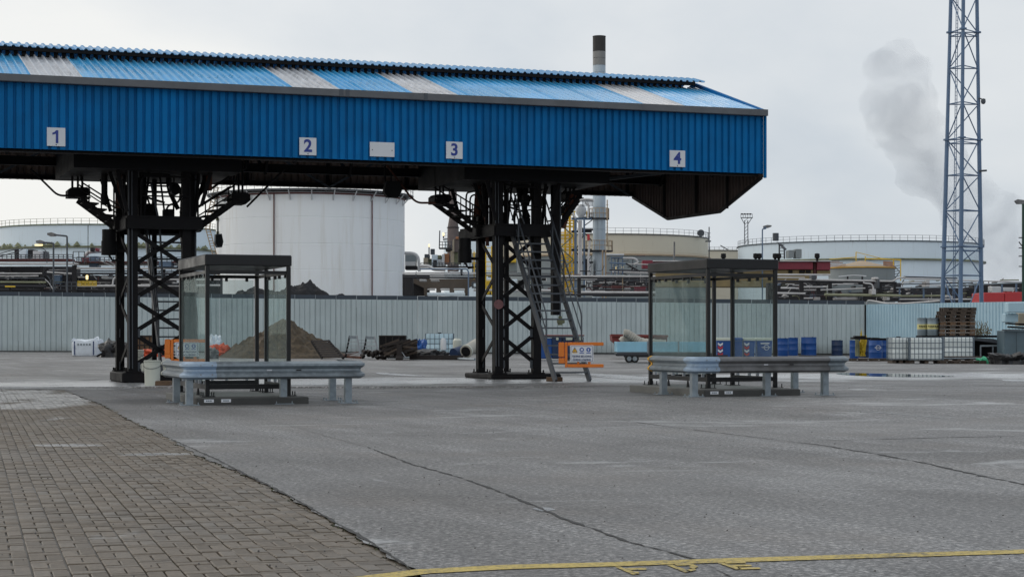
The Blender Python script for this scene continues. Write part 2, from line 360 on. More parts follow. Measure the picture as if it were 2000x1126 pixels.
def ground_mat(name, kind):
    m = bpy.data.materials.new(name); m.use_nodes = True; t = m.node_tree; b = t.nodes['Principled BSDF']
    co = nn(t, 'ShaderNodeTexCoord').outputs['Object']
    rot = nn(t, 'ShaderNodeMapping', {'Vector': co, 'Rotation': (0, 0, -TH)}).outputs[0]      # x along the canopy, y across it
    sp = nn(t, 'ShaderNodeSeparateXYZ', {0: rot})
    big = nn(t, 'ShaderNodeTexNoise', {'Vector': rot, 'Scale': .22, 'Detail': 7, 'Roughness': .6, 'Distortion': .4}).outputs['Fac']
    stre = nn(t, 'ShaderNodeTexNoise', {'Vector': nn(t, 'ShaderNodeMapping', {'Vector': rot, 'Scale': (1.5, .26, 1), 'Rotation': (0,0,R(4))}).outputs[0], 'Scale': .8, 'Detail': 8, 'Roughness': .62}).outputs['Fac']
    fine = nn(t, 'ShaderNodeTexNoise', {'Vector': co, 'Scale': 24, 'Detail': 5, 'Roughness': .8}).outputs['Fac']
    vor = nn(t, 'ShaderNodeTexVoronoi', {'Vector': co, 'Scale': 48})
    if kind == 'asphalt':
        col = ramp(t, big, [(.3, (.108,.107,.107)), (.5, (.145,.143,.143)), (.72, (.192,.19,.19))])
        col = mixc(t, mth(t, 'MULTIPLY', ramp(t, stre, [(.50, (0,0,0)), (.72, (1,1,1))]), .5), col, (.30,.305,.315))
        col = mixc(t, 1, col, ramp(t, fine, [(.38, (.22,.22,.22)), (.5, (.85,.85,.85)), (.62, (2.4,2.38,2.35))]), 'MULTIPLY')
        col = mixc(t, .8, col, ramp(t, nn(t, 'ShaderNodeSeparateColor', {0: vor.outputs['Color']}).outputs[0], [(0, (.55,.55,.55)), (.6, (1,1,1)), (1, (1.6,1.55,1.5))]), 'MULTIPLY')
        brownish = nn(t, 'ShaderNodeTexNoise', {'Vector': co, 'Scale': .5, 'Detail': 5}).outputs['Fac']
        col = mixc(t, mth(t, 'MULTIPLY', ramp(t, brownish, [(.5, (0,0,0)), (.7, (1,1,1))]), .3), col, (.15,.12,.095))
    else:
        col = ramp(t, big, [(.3, (.05,.045,.035)), (.7, (.085,.075,.06))])
    if kind == 'asphalt':
        oil = nn(t, 'ShaderNodeTexNoise', {'Vector': co, 'Scale': .9, 'Detail': 6, 'Roughness': .6, 'Distortion': 1.2}).outputs['Fac']
        col = mixc(t, mth(t, 'MULTIPLY', ramp(t, oil, [(.60, (0,0,0)), (.70, (1,1,1))]), .45), col, (.07,.065,.062))
        damp = nn(t, 'ShaderNodeTexNoise', {'Vector': nn(t, 'ShaderNodeMapping', {'Vector': rot, 'Location': (7,3,0), 'Scale': (1,.5,1)}).outputs[0], 'Scale': .16, 'Detail': 6, 'Roughness': .6}).outputs['Fac']
        col = mixc(t, ramp(t, damp, [(.45, (0,0,0)), (.62, (.75,.75,.75))]), col, mixc(t, 1.0, col, (.62,.61,.60), 'MULTIPLY'))
        tyre = nn(t, 'ShaderNodeTexWave', {'Vector': nn(t, 'ShaderNodeMapping', {'Vector': rot, 'Scale': (.42,.012,1), 'Rotation': (0,0,R(3))}).outputs[0], 'Scale': 1.0, 'Distortion': 1.5, 'Detail': 3, 'Detail Scale': 1.2}).outputs['Fac']
        col = mixc(t, mth(t, 'MULTIPLY', ramp(t, tyre, [(.86, (0,0,0)), (.98, (1,1,1))]), .28), col, (.075,.073,.072))
    if kind == 'asphalt':      # spilled bitumen round the towers, damp round the shelters, with contact shade painted in
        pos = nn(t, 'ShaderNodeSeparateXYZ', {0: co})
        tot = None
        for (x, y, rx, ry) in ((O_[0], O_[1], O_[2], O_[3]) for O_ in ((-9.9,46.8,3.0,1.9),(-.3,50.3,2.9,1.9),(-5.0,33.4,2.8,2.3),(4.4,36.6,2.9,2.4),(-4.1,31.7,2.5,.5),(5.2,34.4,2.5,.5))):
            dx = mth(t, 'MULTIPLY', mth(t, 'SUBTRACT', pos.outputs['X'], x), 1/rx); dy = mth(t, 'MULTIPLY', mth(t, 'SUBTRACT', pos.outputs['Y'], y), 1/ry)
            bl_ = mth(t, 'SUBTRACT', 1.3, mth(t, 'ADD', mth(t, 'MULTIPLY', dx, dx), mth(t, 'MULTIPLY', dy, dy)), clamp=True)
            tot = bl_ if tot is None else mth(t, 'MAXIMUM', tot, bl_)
        stain_shade = ramp(t, mth(t, 'ADD', mth(t, 'MULTIPLY', tot, .5), mth(t, 'MULTIPLY', oil, 1.0)), [(.70, (0,0,0)), (.92, (1,1,1))])
        col = mixc(t, mth(t, 'MULTIPLY', stain_shade, .7), col, (.035,.033,.032))
    # patchy wet strip under the canopy front, white sheen painted in as pale colour
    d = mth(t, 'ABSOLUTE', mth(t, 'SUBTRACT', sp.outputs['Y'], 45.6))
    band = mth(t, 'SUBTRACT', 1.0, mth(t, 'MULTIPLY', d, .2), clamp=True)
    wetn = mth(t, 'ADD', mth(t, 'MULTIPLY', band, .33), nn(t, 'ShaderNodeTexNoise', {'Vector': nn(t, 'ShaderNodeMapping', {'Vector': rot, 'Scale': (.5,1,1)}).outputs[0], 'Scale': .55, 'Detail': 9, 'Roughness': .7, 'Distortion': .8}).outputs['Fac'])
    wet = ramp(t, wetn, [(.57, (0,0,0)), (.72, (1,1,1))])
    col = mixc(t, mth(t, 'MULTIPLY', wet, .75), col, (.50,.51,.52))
    t.links.new(col, b.inputs['Base Color'])
    ro = mth(t, 'MULTIPLY_ADD', big, -.5, .78)
    ro = nn(t, 'ShaderNodeMix', data_type='FLOAT'); t.links.new(wet, ro.inputs[0]); t.links.new(mth(t, 'MULTIPLY_ADD', big, -.5, .80), ro.inputs[2]); ro.inputs[3].default_value = .26
    b.inputs['Specular IOR Level'].default_value = .7
    t.links.new(ro.outputs[0], b.inputs['Roughness'])
    bstr = mth(t, 'MULTIPLY_ADD', wet, -.3, .45)
    bp = nn(t, 'ShaderNodeBump', {'Height': mth(t, 'ADD', fine, mth(t, 'MULTIPLY', vor.outputs['Distance'], .8)), 'Strength': bstr, 'Distance': .006}); t.links.new(bp.outputs[0], b.inputs['Normal'])
    return m
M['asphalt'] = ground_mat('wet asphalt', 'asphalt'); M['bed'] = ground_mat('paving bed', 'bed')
def brick_mat():
    m = bpy.data.materials.new('brown paving brick'); m.use_nodes = True; t = m.node_tree; b = t.nodes['Principled BSDF']
    ge = nn(t, 'ShaderNodeNewGeometry'); co = ge.outputs['Position']
    ns = nn(t, 'ShaderNodeTexNoise', {'Vector': co, 'Scale': 30, 'Detail': 6, 'Roughness': .75}).outputs['Fac']
    nb = nn(t, 'ShaderNodeTexNoise', {'Vector': co, 'Scale': .7, 'Detail': 6, 'Roughness': .6}).outputs['Fac']
    rnd = nn(t, 'ShaderNodeMath', operation='FRACT'); 
    oi = nn(t, 'ShaderNodeObjectInfo').outputs['Random']
    t.links.new(mth(t, 'ADD', ge.outputs['Random Per Island'], oi), rnd.inputs[0])
    col = ramp(t, rnd.outputs[0], [(0, (.092,.072,.050)), (.35, (.124,.099,.072)), (.7, (.150,.122,.092)), (1, (.142,.124,.102))])
    col = mixc(t, 1, col, ramp(t, ns, [(.3, (.62,.62,.62)), (.5, (1,1,1)), (.7, (1.4,1.4,1.4))]), 'MULTIPLY')
    col = mixc(t, mth(t, 'MULTIPLY', ramp(t, nb, [(.48, (0,0,0)), (.76, (1,1,1))]), .45), col, (.145,.14,.135))
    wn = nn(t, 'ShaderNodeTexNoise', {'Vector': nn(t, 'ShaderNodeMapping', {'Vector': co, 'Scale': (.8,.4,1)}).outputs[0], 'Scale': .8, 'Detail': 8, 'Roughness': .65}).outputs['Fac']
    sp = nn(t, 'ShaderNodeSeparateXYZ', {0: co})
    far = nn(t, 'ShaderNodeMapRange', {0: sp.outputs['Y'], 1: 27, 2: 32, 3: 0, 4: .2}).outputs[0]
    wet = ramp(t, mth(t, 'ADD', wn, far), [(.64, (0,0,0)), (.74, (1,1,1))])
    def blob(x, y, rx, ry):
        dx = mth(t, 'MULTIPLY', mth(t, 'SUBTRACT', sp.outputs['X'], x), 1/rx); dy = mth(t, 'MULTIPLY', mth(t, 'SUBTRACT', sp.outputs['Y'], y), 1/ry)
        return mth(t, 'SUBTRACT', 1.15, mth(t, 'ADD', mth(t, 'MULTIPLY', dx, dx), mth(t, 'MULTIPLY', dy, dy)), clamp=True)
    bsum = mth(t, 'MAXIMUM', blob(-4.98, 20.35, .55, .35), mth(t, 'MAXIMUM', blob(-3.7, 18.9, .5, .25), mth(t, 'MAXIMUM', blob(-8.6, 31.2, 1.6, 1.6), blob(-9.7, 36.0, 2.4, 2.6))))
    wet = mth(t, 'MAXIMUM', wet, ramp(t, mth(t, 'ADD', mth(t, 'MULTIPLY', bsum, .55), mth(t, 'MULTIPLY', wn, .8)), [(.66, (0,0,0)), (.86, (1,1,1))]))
    col = mixc(t, mth(t, 'MULTIPLY', wet, .55), col, (.36,.365,.37))  # pale colour here paints sky reflections onto the wet brick patches
    t.links.new(col, b.inputs['Base Color'])
    ro = nn(t, 'ShaderNodeMix', data_type='FLOAT'); t.links.new(wet, ro.inputs[0]); ro.inputs[2].default_value = .6; ro.inputs[3].default_value = .24
    t.links.new(ro.outputs[0], b.inputs['Roughness'])
    bp = nn(t, 'ShaderNodeBump', {'Height': ns, 'Strength': .4, 'Distance': .004}); t.links.new(bp.outputs[0], b.inputs['Normal'])
    return m
M['brick'] = brick_mat()
def line_mat():
    m = bpy.data.materials.new('worn yellow road paint'); m.use_nodes = True; t = m.node_tree; b = t.nodes['Principled BSDF']
    co = nn(t, 'ShaderNodeTexCoord').outputs['Object']
    ns = nn(t, 'ShaderNodeTexNoise', {'Vector': co, 'Scale': 26, 'Detail': 7, 'Roughness': .8}).outputs['Fac']
    n2 = nn(t, 'ShaderNodeTexNoise', {'Vector': co, 'Scale': 1.3, 'Detail': 4}).outputs['Fac']
    col = ramp(t, mth(t, 'ADD', ns, mth(t, 'MULTIPLY_ADD', n2, .3, -.15)), [(.40, (.09,.085,.07)), (.46, (.40,.30,.07)), (.62, (.60,.46,.12))])
    t.links.new(col, b.inputs['Base Color']); b.inputs['Roughness'].default_value = .6; return m
M['line'] = line_mat()

# ------------------------------------------------------------------ ground
BND = [(8.0,-.07),(9.54,-.51),(12.3,-1.25),(15.6,-2.2),(18.6,-3.22),(22.2,-4.25),(26.5,-5.6),(31.7,-7.14),(36,-8.55),(40.3,-9.95),(40.9,-12.5),(41.3,-30),(41.6,-140)]
def bnd(y):
    if y <= BND[0][0]: return BND[0][1] + (BND[0][0]-y)*.286
    for (a, xa), (b, xb) in zip(BND, BND[1:]):
        if y <= b: return xa + (xb-xa)*(y-a)/(b-a) + .02*math.sin(y*7.3) + .012*math.sin(y*19)
    return -140
ys = [-20, -8, -2, 2, 5]; y = 7.5
while y < 41: ys.append(y); y += .12
ys += [41.0, 41.15, 41.3, 41.45, 41.6, 42.5, 44, 46]; y = 48
while y < 130: ys.append(y); y += 2.0
ys += [140, 170, 220, 300, 400]
mb = MB(); nc = 44
for y in ys:
    x0 = bnd(y); x1 = 140
    for k in range(nc+1):
        t = k/nc; x = x0 + (x1-x0)*t**2.2 if y < 41.6 else -140 + 280*t
        mb.v.append(Vector((x, y, gz(x, y))))
for j in range(len(ys)-1):
    for k in range(nc): mb.f.append((j*(nc+1)+k, j*(nc+1)+k+1, (j+1)*(nc+1)+k+1, (j+1)*(nc+1)+k)); mb.m.append(0)
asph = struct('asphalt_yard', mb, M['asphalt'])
bed = MB(); bed.box(-140, 3, -20, 43, -.3, -.022)
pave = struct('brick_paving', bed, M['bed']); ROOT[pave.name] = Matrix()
g0 = MB(); g0.add([(-2500,-200,-.6),(2500,-200,-.6),(2500,2900,-.6),(-2500,2900,-.6)], [(0,1,2,3)])
struct('ground', g0, M['bed'])

# bricks: strips of paired stretchers alternating with two narrow headers
D = Vector((-.2865, .958, 0)).normalized(); A = Vector((.958, .2865, 0)).normalized()
SW, PL, HW = .19, .235, .068
per = PL + 2*HW; bricks = []
for i in range(-60, 60):
    off = ((i*37) % 10)/10*per*.25 + (per/2 if i % 2 else 0) + random.uniform(-.03,.03)
    for j in range(-5, 125):
        base = Vector((-.51, 9.54, 0)) + A*(i*SW - .02) + D*(j*per + off)
        for (u0, u1, v0, v1) in ((0,SW/2,0,PL),(SW/2,SW,0,PL),(0,SW,PL,PL+HW),(0,SW,PL+HW,per)):
            c = base + A*((u0+u1)/2) + D*((v0+v1)/2)
            if c.y < 8.9 or c.y > 41.2 or c.x > bnd(c.y) + .09: continue
            if (c.x/c.y)*F + 1000 < -60 - 900/c.y: continue
            bricks.append((c, u1-u0, v1-v0))
bricks.sort(key=lambda b: b[0].y)
def brick_local(w_, l):
    m_ = MB(); g_ = .0065; m_.bbox(-w_/2+g_*.55, w_/2-g_*.9, -l/2+g_*.5, l/2-g_*.6, -.06, 0, .005); return m_
vis = [b for b in bricks if 650 + H*F/b[0].y < 1135 and -20 < b[0].x/b[0].y*F+1000 < 1000]
near = set(id(b) for b in vis[:300]); rest = MB(); protos = {}
rotb = math.atan2(A.y, A.x)
for b in bricks:
    c, w_, l = b; z = -.009 + random.uniform(-.0035, .0035) + .012*noise.noise(Vector((c.x*.9, c.y*.6, 3))); ja = random.uniform(-.012,.012)
    if id(b) in near:
        key = (round(w_,3), round(l,3))
        if key not in protos: protos[key] = mesh_of('brick', brick_local(w_, l), M['brick'])
        o = bpy.data.objects.new('brick', protos[key]); COL.objects.link(o); o.parent = pave
        o.location = (c.x, c.y, z); o.rotation_euler = (random.uniform(-.012,.012), random.uniform(-.015,.015), rotb+ja)
    else:
        ca, sa = math.cos(rotb+ja), math.sin(rotb+ja); g_ = .0065; X, Y_ = w_/2-g_*.8, l/2-g_*.6; tx, ty = random.uniform(-.012,.012), random.uniform(-.012,.012)
        vs_ = []
        for (zz, e) in ((-.03, 0), (-.003, 0), (0, .005)):
            for (px, py) in ((-X+e,-Y_+e),(X-e,-Y_+e),(X-e,Y_-e),(-X+e,Y_-e)):
                vs_.append((c.x+px*ca-py*sa, c.y+px*sa+py*ca, z+zz+px*tx+py*ty))
        rest.add(vs_, [(8,9,10,11)] + [(k*4+q, k*4+(q+1)%4, k*4+4+(q+1)%4, k*4+4+q) for k in (0,1) for q in range(4)])
ob('brick', rest, M['brick'], pave, kind='stuff')

def ribbon(pts, w_, z, jag=0.0, taper=True):
    m_ = MB(); P = [at(*p) for p in pts]; Q = []
    for a, b in zip(P, P[1:]):
        n = max(2, int((b-a).length/.12)); Q += [a.lerp(b, k/n) for k in range(n)]
    Q.append(P[-1]); n = len(Q)
    for i, p in enumerate(Q):
        d = (Q[min(i+1,n-1)]-Q[max(i-1,0)]).normalized(); s_ = Vector((-d.y, d.x, 0))
        ww = w_*(1+random.uniform(-jag, jag))/2; o_ = random.uniform(-jag,jag)*w_*.5
        if taper: ww *= min(1, .2+i/12, .2+(n-1-i)/12)
        for sg in (-1, 1):
            q = p + s_*(ww*sg+o_); m_.v.append(Vector((q.x, q.y, gz(q.x,q.y)+z)))
    for i in range(n-1): m_.f.append((2*i, 2*i+2, 2*i+3, 2*i+1)); m_.m.append(0)
    return m_
struct('asphalt_crack', ribbon([(560,829),(640,851),(720,873)], .016, .004, .8), pm('pale sealed joint', (.24,.24,.235), .7, var=.3, scale=8))
struct('asphalt_crack', ribbon([(716,872),(800,905),(900,932),(1000,969),(1100,1012),(1230,1058),(1352,1090),(1420,1122),(1460,1140)], .024, .004, .9), M['crack'])
struct('asphalt_crack', ribbon([(1535,861),(1600,868),(1720,888),(1800,903),(1900,925),(2000,946),(2080,962)], .04, .004, .9), M['crack'])
struct('asphalt_crack', ribbon([(1560,861),(1700,858),(1850,854),(2000,851),(2060,850)], .035, .004, .6), M['crack'])
struct('asphalt_crack', ribbon([(1200,818),(1330,836),(1480,854),(1535,861)], .02, .004, .7), M['crack'])
struct('asphalt_crack', ribbon([(320,851),(420,895),(500,936),(560,965),(640,1011),(720,1056),(808,1114)], .022, .004, .8), M['crack'])
struct('yellow_line', ribbon([(700,1132),(826,1116),(1000,1107),(1200,1102),(1400,1095),(1600,1089),(1800,1083),(2000,1077),(2100,1074)], .175, .0045, .03, False), M['line'])
struct('white_line', ribbon([(1600,797),(1700,804),(1800,812),(1900,822)], .06, .004, .5), pm('worn white road paint', (.30,.31,.32), .6, var=.3, scale=6))
glyphs = [[(1201,1107),(1211,1106.5),(1249,1121),(1236,1122.5)], [(1222,1110),(1262,1109),(1263,1113),(1231,1114)], [(1236,1117.5),(1248,1117),(1249,1120.5),(1244,1121)],
          [(1302,1103.5),(1313,1103),(1350,1116),(1338,1118)], [(1315,1101),(1352,1101.5),(1356,1104.5),(1323,1105)], [(1352,1101.5),(1364,1107),(1354,1112),(1346,1108)], [(1340,1113),(1357,1110),(1360,1113.5),(1346,1117)],
          [(1402,1100),(1413,1099.5),(1449,1111),(1438,1112.5)], [(1412,1097),(1455,1097.5),(1458,1100.5),(1419,1101)], [(1424,1103),(1467,1103),(1469,1106),(1432,1106.5)], [(1440,1109),(1483,1108.5),(1486,1111.5),(1446,1112.5)]]
gm = MB()
for k, gly in enumerate(glyphs):
    P = [at(*p) for p in gly]; gm.add([(p.x, p.y, p.z+.0045+.0006*(k%3)) for p in P], [tuple(range(len(P)-1,-1,-1))])
struct('painted_letters', gm, M['line'])
def puddle(pxs, z=.004, mat='film'):
    m_ = MB(); P = [at(*p) for p in pxs]; n = len(P); Q = []
    for i in range(n):
        p0, p1, p2, p3 = P[i-1], P[i], P[(i+1)%n], P[(i+2)%n]
        for k in range(6):
            t = k/6; Q.append(.5*((2*p1)+(p2-p0)*t+(2*p0-5*p1+4*p2-p3)*t*t+(3*p1-p0-3*p2+p3)*t**3))
    zm = max(q.z for q in Q)+z; m_.add([(q.x,q.y,zm) for q in Q], [tuple(range(len(Q)))]); return struct('puddle', m_, M[mat])
puddle([(1640,728),(1700,728.5),(1800,731),(1866,735),(1780,736),(1700,734.5),(1640,731)], mat='water')
puddle([(735,727),(770,729),(830,734),(790,734),(745,731)])
puddle([(1120,728),(1180,730),(1262,736),(1262,741),(1190,738)])
puddle([(1960,741),(2040,741),(2060,744),(1975,744)])
puddle([(1040,993),(1065,990),(1085,995),(1060,998)], .003)

gr = random.Random(21); m_ = MB()
for q in range(420):
    y = 9+ (gr.random()**1.6)*45; x = gr.uniform(-.33, .32)*y
    rr = gr.uniform(.003,.007)*(1+y*.02); m_.cone((x,y,gz(x,y)-.002), (x+rr*.3,y,gz(x,y)+rr*.8), rr, rr*.5, 5)
grit = ob('loose_grit', m_, pm('loose grit', (.10,.095,.09), .9, var=.5, scale=9), kind='stuff')
m_ = MB()
for q in range(500):
    y = gr.uniform(9, 34); x = bnd(y)+gr.gauss(0,.02) if q < 500 else bnd(y)-gr.random()**2*1.5; h_ = gr.uniform(.002,.009) if q < 500 else .006; a = gr.uniform(0,6.28)
    m_.add([(x,y,-.008),(x+math.cos(a)*.02,y+math.sin(a)*.02,-.006),(x+math.cos(a+1)*.014,y+math.sin(a+1)*.014,h_)], [(0,1,2)])
ob('joint_moss', m_, pm('joint moss', (.045,.055,.025), .9, var=.4, scale=9), kind='stuff')

# ------------------------------------------------------------------ canopy
C0 = Vector((6.80, 49.3, 0))
def S(a, b, z): return C0 + E1*a + E2*b + Vector((0,0,z))
def a_of(px, b):            # distance along the canopy at depth b where a photograph column falls
    o = C0 + E2*b; t = (px-1000)/F
    return (t*o.y - o.x)/(E1.x - t*E1.y)
ZB, ZG, ZR, BM, BD = 5.57, 7.17, 8.50, 4.3, 8.58
can = thing('loading_canopy', 'long blue corrugated steel canopy on sooty towers over the loading bays', 'canopy', C0, TH)
SH = 1.2; NS = 26
sky_a = [a_of(p, 0) for p in (112, 620, 853, 1301)]
sheet_f = None; ridge_cap = None
slp = math.atan2(ZR-ZG-.12, BM); rv = E2*math.cos(slp)+ZZ*math.sin(slp); rn = -E2*math.sin(slp)+ZZ*math.cos(slp)
# roof sheets follow the skylights' own positions
edges = [0.0]
while edges[-1] > -NS*SH:
    nx = edges[-1]-SH
    for s_ in sky_a:
        c0_, c1_ = s_+SH/2, s_-SH/2
        if edges[-1] > c0_+1e-3 and nx < c0_-1e-3: nx = c0_; break
        if abs(edges[-1]-c0_) < 1e-3: nx = c1_; break
    edges.append(nx)
for i in range(NS):
    a1 = -i*SH; a0 = a1-SH
    m_ = MB(); m_.corr(S(a0, -.02-.004*(i%2), ZB), E1, ZZ, -E2, SH+.004, ZG-ZB-.06, .2, .60, .08, .055); ob('fascia_sheet', m_, M['fascia'], can)
    m_ = MB(); m_.corr(S(a0, BD-.004*(i%2), ZB-.02), E1, ZZ, -E2, SH+.004, ZG-ZB, .2, .60, .08, .055); ob('rear_sheet', m_, M['rearwall'], can)
for a1, a0 in zip(edges, edges[1:]):
    if a1-a0 < .15: continue
    isky = any(abs((a1+a0)/2-s_) < .05 for s_ in sky_a); w_ = a1-a0; p_ = w_/max(1, round(w_/.2)); L = BM/math.cos(slp)-.35
    m_ = MB(); m_.corr(S(a0, -.10, ZG+.10) , E1, rv, rn, w_-.003, L, p_, .18, .10, .06)
    ob('skylight_sheet' if isky else 'roof_sheet', m_, M['skylight'] if isky else M['roof'], can, label='translucent grey skylight sheet' if isky else None)
    rv2 = -E2*math.cos(slp)+ZZ*math.sin(slp); rn2 = E2*math.sin(slp)+ZZ*math.cos(slp)
    m_ = MB(); m_.corr(S(a0, BD+.10, ZG+.10), E1, rv2, rn2, w_-.003, L, p_, .18, .10, .06); ob('roof_sheet', m_, M['roof'], can)
# gutters
m_ = MB()
m_.box
for (b0, b1, z0, z1) in ((-.20,-.185,ZG-.05,ZG+.115),(-.20,-.02,ZG-.055,ZG-.045)):
    m_.prism([S(.06,b0,z0),S(.06,b1,z0),S(.06,b1,z1),S(.06,b0,z1)], -E1, NS*SH+.1)
ob('gutter', m_, M['gutter'], can)
for pa in (663, 675, 828):
    a_ = a_of(pa, -.2); m_ = MB(); m_.prism([S(a_,-.206,ZG-.06),S(a_,-.201,ZG-.06),S(a_,-.201,ZG+.12),S(a_,-.206,ZG+.12)], E1, .10); ob('gutter_joint', m_, M['steel'], can)
m_ = MB()
for (b0, b1, z0, z1) in ((BD+.185,BD+.2,ZG-.05,ZG+.115),): m_.prism([S(.06,b0,z0),S(.06,b1,z0),S(.06,b1,z1),S(.06,b0,z1)], -E1, NS*SH+.1)
ob('gutter', m_, M['gutter'], can)
# ridge ventilator: short corrugated cap sheets on posts, a dark beam beneath
for i in range(NS):
    a0 = -i*SH-SH+.3 - .30
    m_ = MB(); vv = (E2*.97+ZZ*.24).normalized(); nv = (-E2*.24+ZZ*.97).normalized()
    m_.corr(S(a0, BM-.80, 8.53), E1, vv, nv, SH-.003, .86, .2, .25, .15, .045); ob('ridge_cap_sheet', m_, M['cap'], can)
    m_ = MB(); vv = (-E2*.97+ZZ*.24).normalized(); nv = (E2*.24+ZZ*.97).normalized()
    m_.corr(S(a0, BM+.92, 8.53), E1, vv, nv, SH-.003, .86, .2, .25, .15, .045); ob('ridge_cap_sheet', m_, M['cap'], can)
m_ = MB(); m_.bar(S(-.3,BM-.70,8.45), S(-NS*SH,BM-.70,8.45), .10, .10); ob('ridge_beam', m_, M['black'], can)
m_ = MB(); m_.bar(S(-.55,BM+.82,8.42), S(-NS*SH,BM+.82,8.42), .06, .06); ob('ridge_beam', m_, M['black'], can)
m_ = MB()
k = 0
while k*.2 < NS*SH-.8:
    m_.bar(S(-.7-k*.2,BM-.55,8.2), S(-.7-k*.2,BM-.55,8.5), .09, .09); k += 1
ob('vent_post', m_, M['black'], can, kind='stuff')
# end wall: gable plus the deep wind skirt
def endcut(x):
    z0 = ZB + (0 if x < .05 else 0)
    if x < 2.52: z0 = ZB-.1 - .77*x/2.52
    elif x < 5.96: z0 = ZB - .87
    else: z0 = ZB-.03 - .84*(BD-x)/(BD-5.96)
    z1 = ZG+.05 + (ZR-ZG-.1)*(1-abs(x-BM)/BM)
    return (z0, max(z1, ZG+.04))
for i in range(7):
    x0 = i*BD/7; m_ = MB(); o_ = S(.02, x0, 0)
    m_.corr(o_, E2, ZZ, E1, BD/7-.003, 1, BD/42, .62, .1, .05, cut=lambda x, x0=x0: endcut(x0+x)); ob('end_sheet', m_, M['endwall'], can)
m_ = MB(); pts = [(0,ZB-.11),(2.52,ZB-.88),(5.96,ZB-.88),(BD,ZB-.04)]
for (b0,z0),(b1,z1) in zip(pts, pts[1:]): m_.bar(S(-.04,b0,z0), S(-.04,b1,z1), .07, .08)
ob('skirt_trim', m_, M['black'], can)
m_ = MB(); m_.box; m_.bar(S(.045,-.05,ZB-.12), S(.045,-.05,ZG-.05), .05, .09, E2); ob('corner_trim', m_, M['fascia'], can)
m_ = MB(); m_.bar(S(.04,-.10,ZG+.05), S(.04,BM,ZR+.03), .1, .10); m_.bar(S(.04,BD+.10,ZG+.05), S(.04,BM,ZR+.03), .1, .10); ob('verge_trim', m_, M['fascia'], can)
# inside steelwork
for b_, z_ in ((.12, 5.62), (2.6, 5.85), (6.1, 5.85), (8.42, 5.62), (.12, 6.9), (8.42, 6.9), (2.6, 7.5), (6.1, 7.5)):
    m_ = MB(); m_.ibeam(S(-.1,b_,z_), S(-NS*SH,b_,z_), .14, .24 if b_ < 8 else .12); ob('purlin', m_, M['black'], can)
for k in range(13):
    a_ = -.25-k*2.42
    m_ = MB()
    m_.bar(S(a_,.14,5.75), S(a_,.14,7.0), .1, .1); m_.bar(S(a_,BD-.05,5.6), S(a_,BD-.05,7.0), .1, .1)
    m_.bar(S(a_,.14,7.0), S(a_,BM,8.2), .12, .16); m_.bar(S(a_,BD-.05,7.0), S(a_,BM,8.2), .12, .16)
    m_.bar(S(a_,.1,6.9), S(a_,2.6,5.7), .07, .07); m_.bar(S(a_,BD-.1,6.9), S(a_,6.1,5.7), .07, .07)
    m_.bar(S(a_,2.6,5.7), S(a_,BM,8.1), .07, .07); m_.bar(S(a_,6.1,5.7), S(a_,BM,8.1), .07, .07)
    ob('roof_frame', m_, M['black'], can)
    if k % 2 == 0 and k < 12:
        m_ = MB(); m_.bar(S(a_,BD-.2,5.55), S(a_-2.42,BD-.2,6.9), .06, .06); m_.bar(S(a_-4.84,BD-.2,5.55), S(a_-2.42,BD-.2,6.9), .06, .06); ob('wall_brace', m_, M['steel'], can)
m_ = MB(); m_.bar(S(-4.2,BD-.3,5.62), S(-.2,.4,5.9), .05, .09); ob('end_brace', m_, M['steel'], can)
for bb in (2.0, 4.0, 6.2): m_ = MB(); m_.bar(S(-.06,bb,4.75), S(-.06,bb,6.9), .07, .07); ob('skirt_post', m_, M['black'], can)
# hanging loading steel under the roof (dark casings above each tower)
for px in (300, 1020):
    a_ = a_of(px, 3.5); m_ = MB()
    m_.prism([S(a_-2.2,2.0,5.35),S(a_+2.0,2.0,5.35),S(a_+2.0,2.0,6.6),S(a_-2.2,2.0,6.6)], E2, 4.2); ob('service_duct', m_, M['black2'], can)

# number signs
def sign_at(px, py, wpx, hpx, txt, label):
    a_ = a_of(px, -.03); c = S(a_, -.035, 0); k = c.y/F; z = H + (650-py)*k; ww = wpx*k/(E1.x-(px-1000)/F*E1.y); hh = hpx*k
    t = thing('number_sign' if txt else 'blank_sign', label, 'sign', Vector((c.x,c.y,z)), TH, 'sign plates on the canopy front')
    m_ = MB(); m_.box(-ww/2, ww/2, -.02, .0, -hh/2, hh/2); pl_ = ob('plate', m_, M['plate'], t, world=False)
    for sx_ in ((-1, 1) if not txt else (1,)):
        m_ = MB(); m_.cone((sx_*ww*(.4 if not txt else 0), -.02, -hh*(.42 if txt else .05)), (sx_*ww*(.4 if not txt else 0), -.026, -hh*(.42 if txt else .05)), .014, .014, 8); ob('screw', m_, M['steel'], pl_, world=False)
    if txt:
        tm = text_mb(txt, hh*.98, .002, True) if txt != '1' else MB().prism([(x*hh,y*hh,-.001) for x,y in ((-.02,-.34),(.11,-.34),(.11,.36),(.0,.36),(-.09,.26),(-.20,.22),(-.20,.11),(-.02,.17))], ZZ, .003); xf(tm, (0,-.024,0), (1,0,0), (0,0,1)); ob('digit', tm, M['ink'], pl_, world=False)
sign_at(109.5, 267.5, 36, 36, '1', 'white square sign with the first numeral, leftmost of the square signs')
sign_at(601, 286, 33, 34, '2', 'white square sign with the second numeral, between the left tower and the blank plate')
sign_at(746, 292, 48, 28, '', 'blank white oblong plate on the blue canopy between signs 2 and 3')
sign_at(887, 293.5, 32, 33, '3', 'white square sign with the third numeral, just right of the blank plate')
sign_at(1322.5, 310, 30, 32, '4', 'white square sign with the fourth numeral, rightmost near the canopy end')

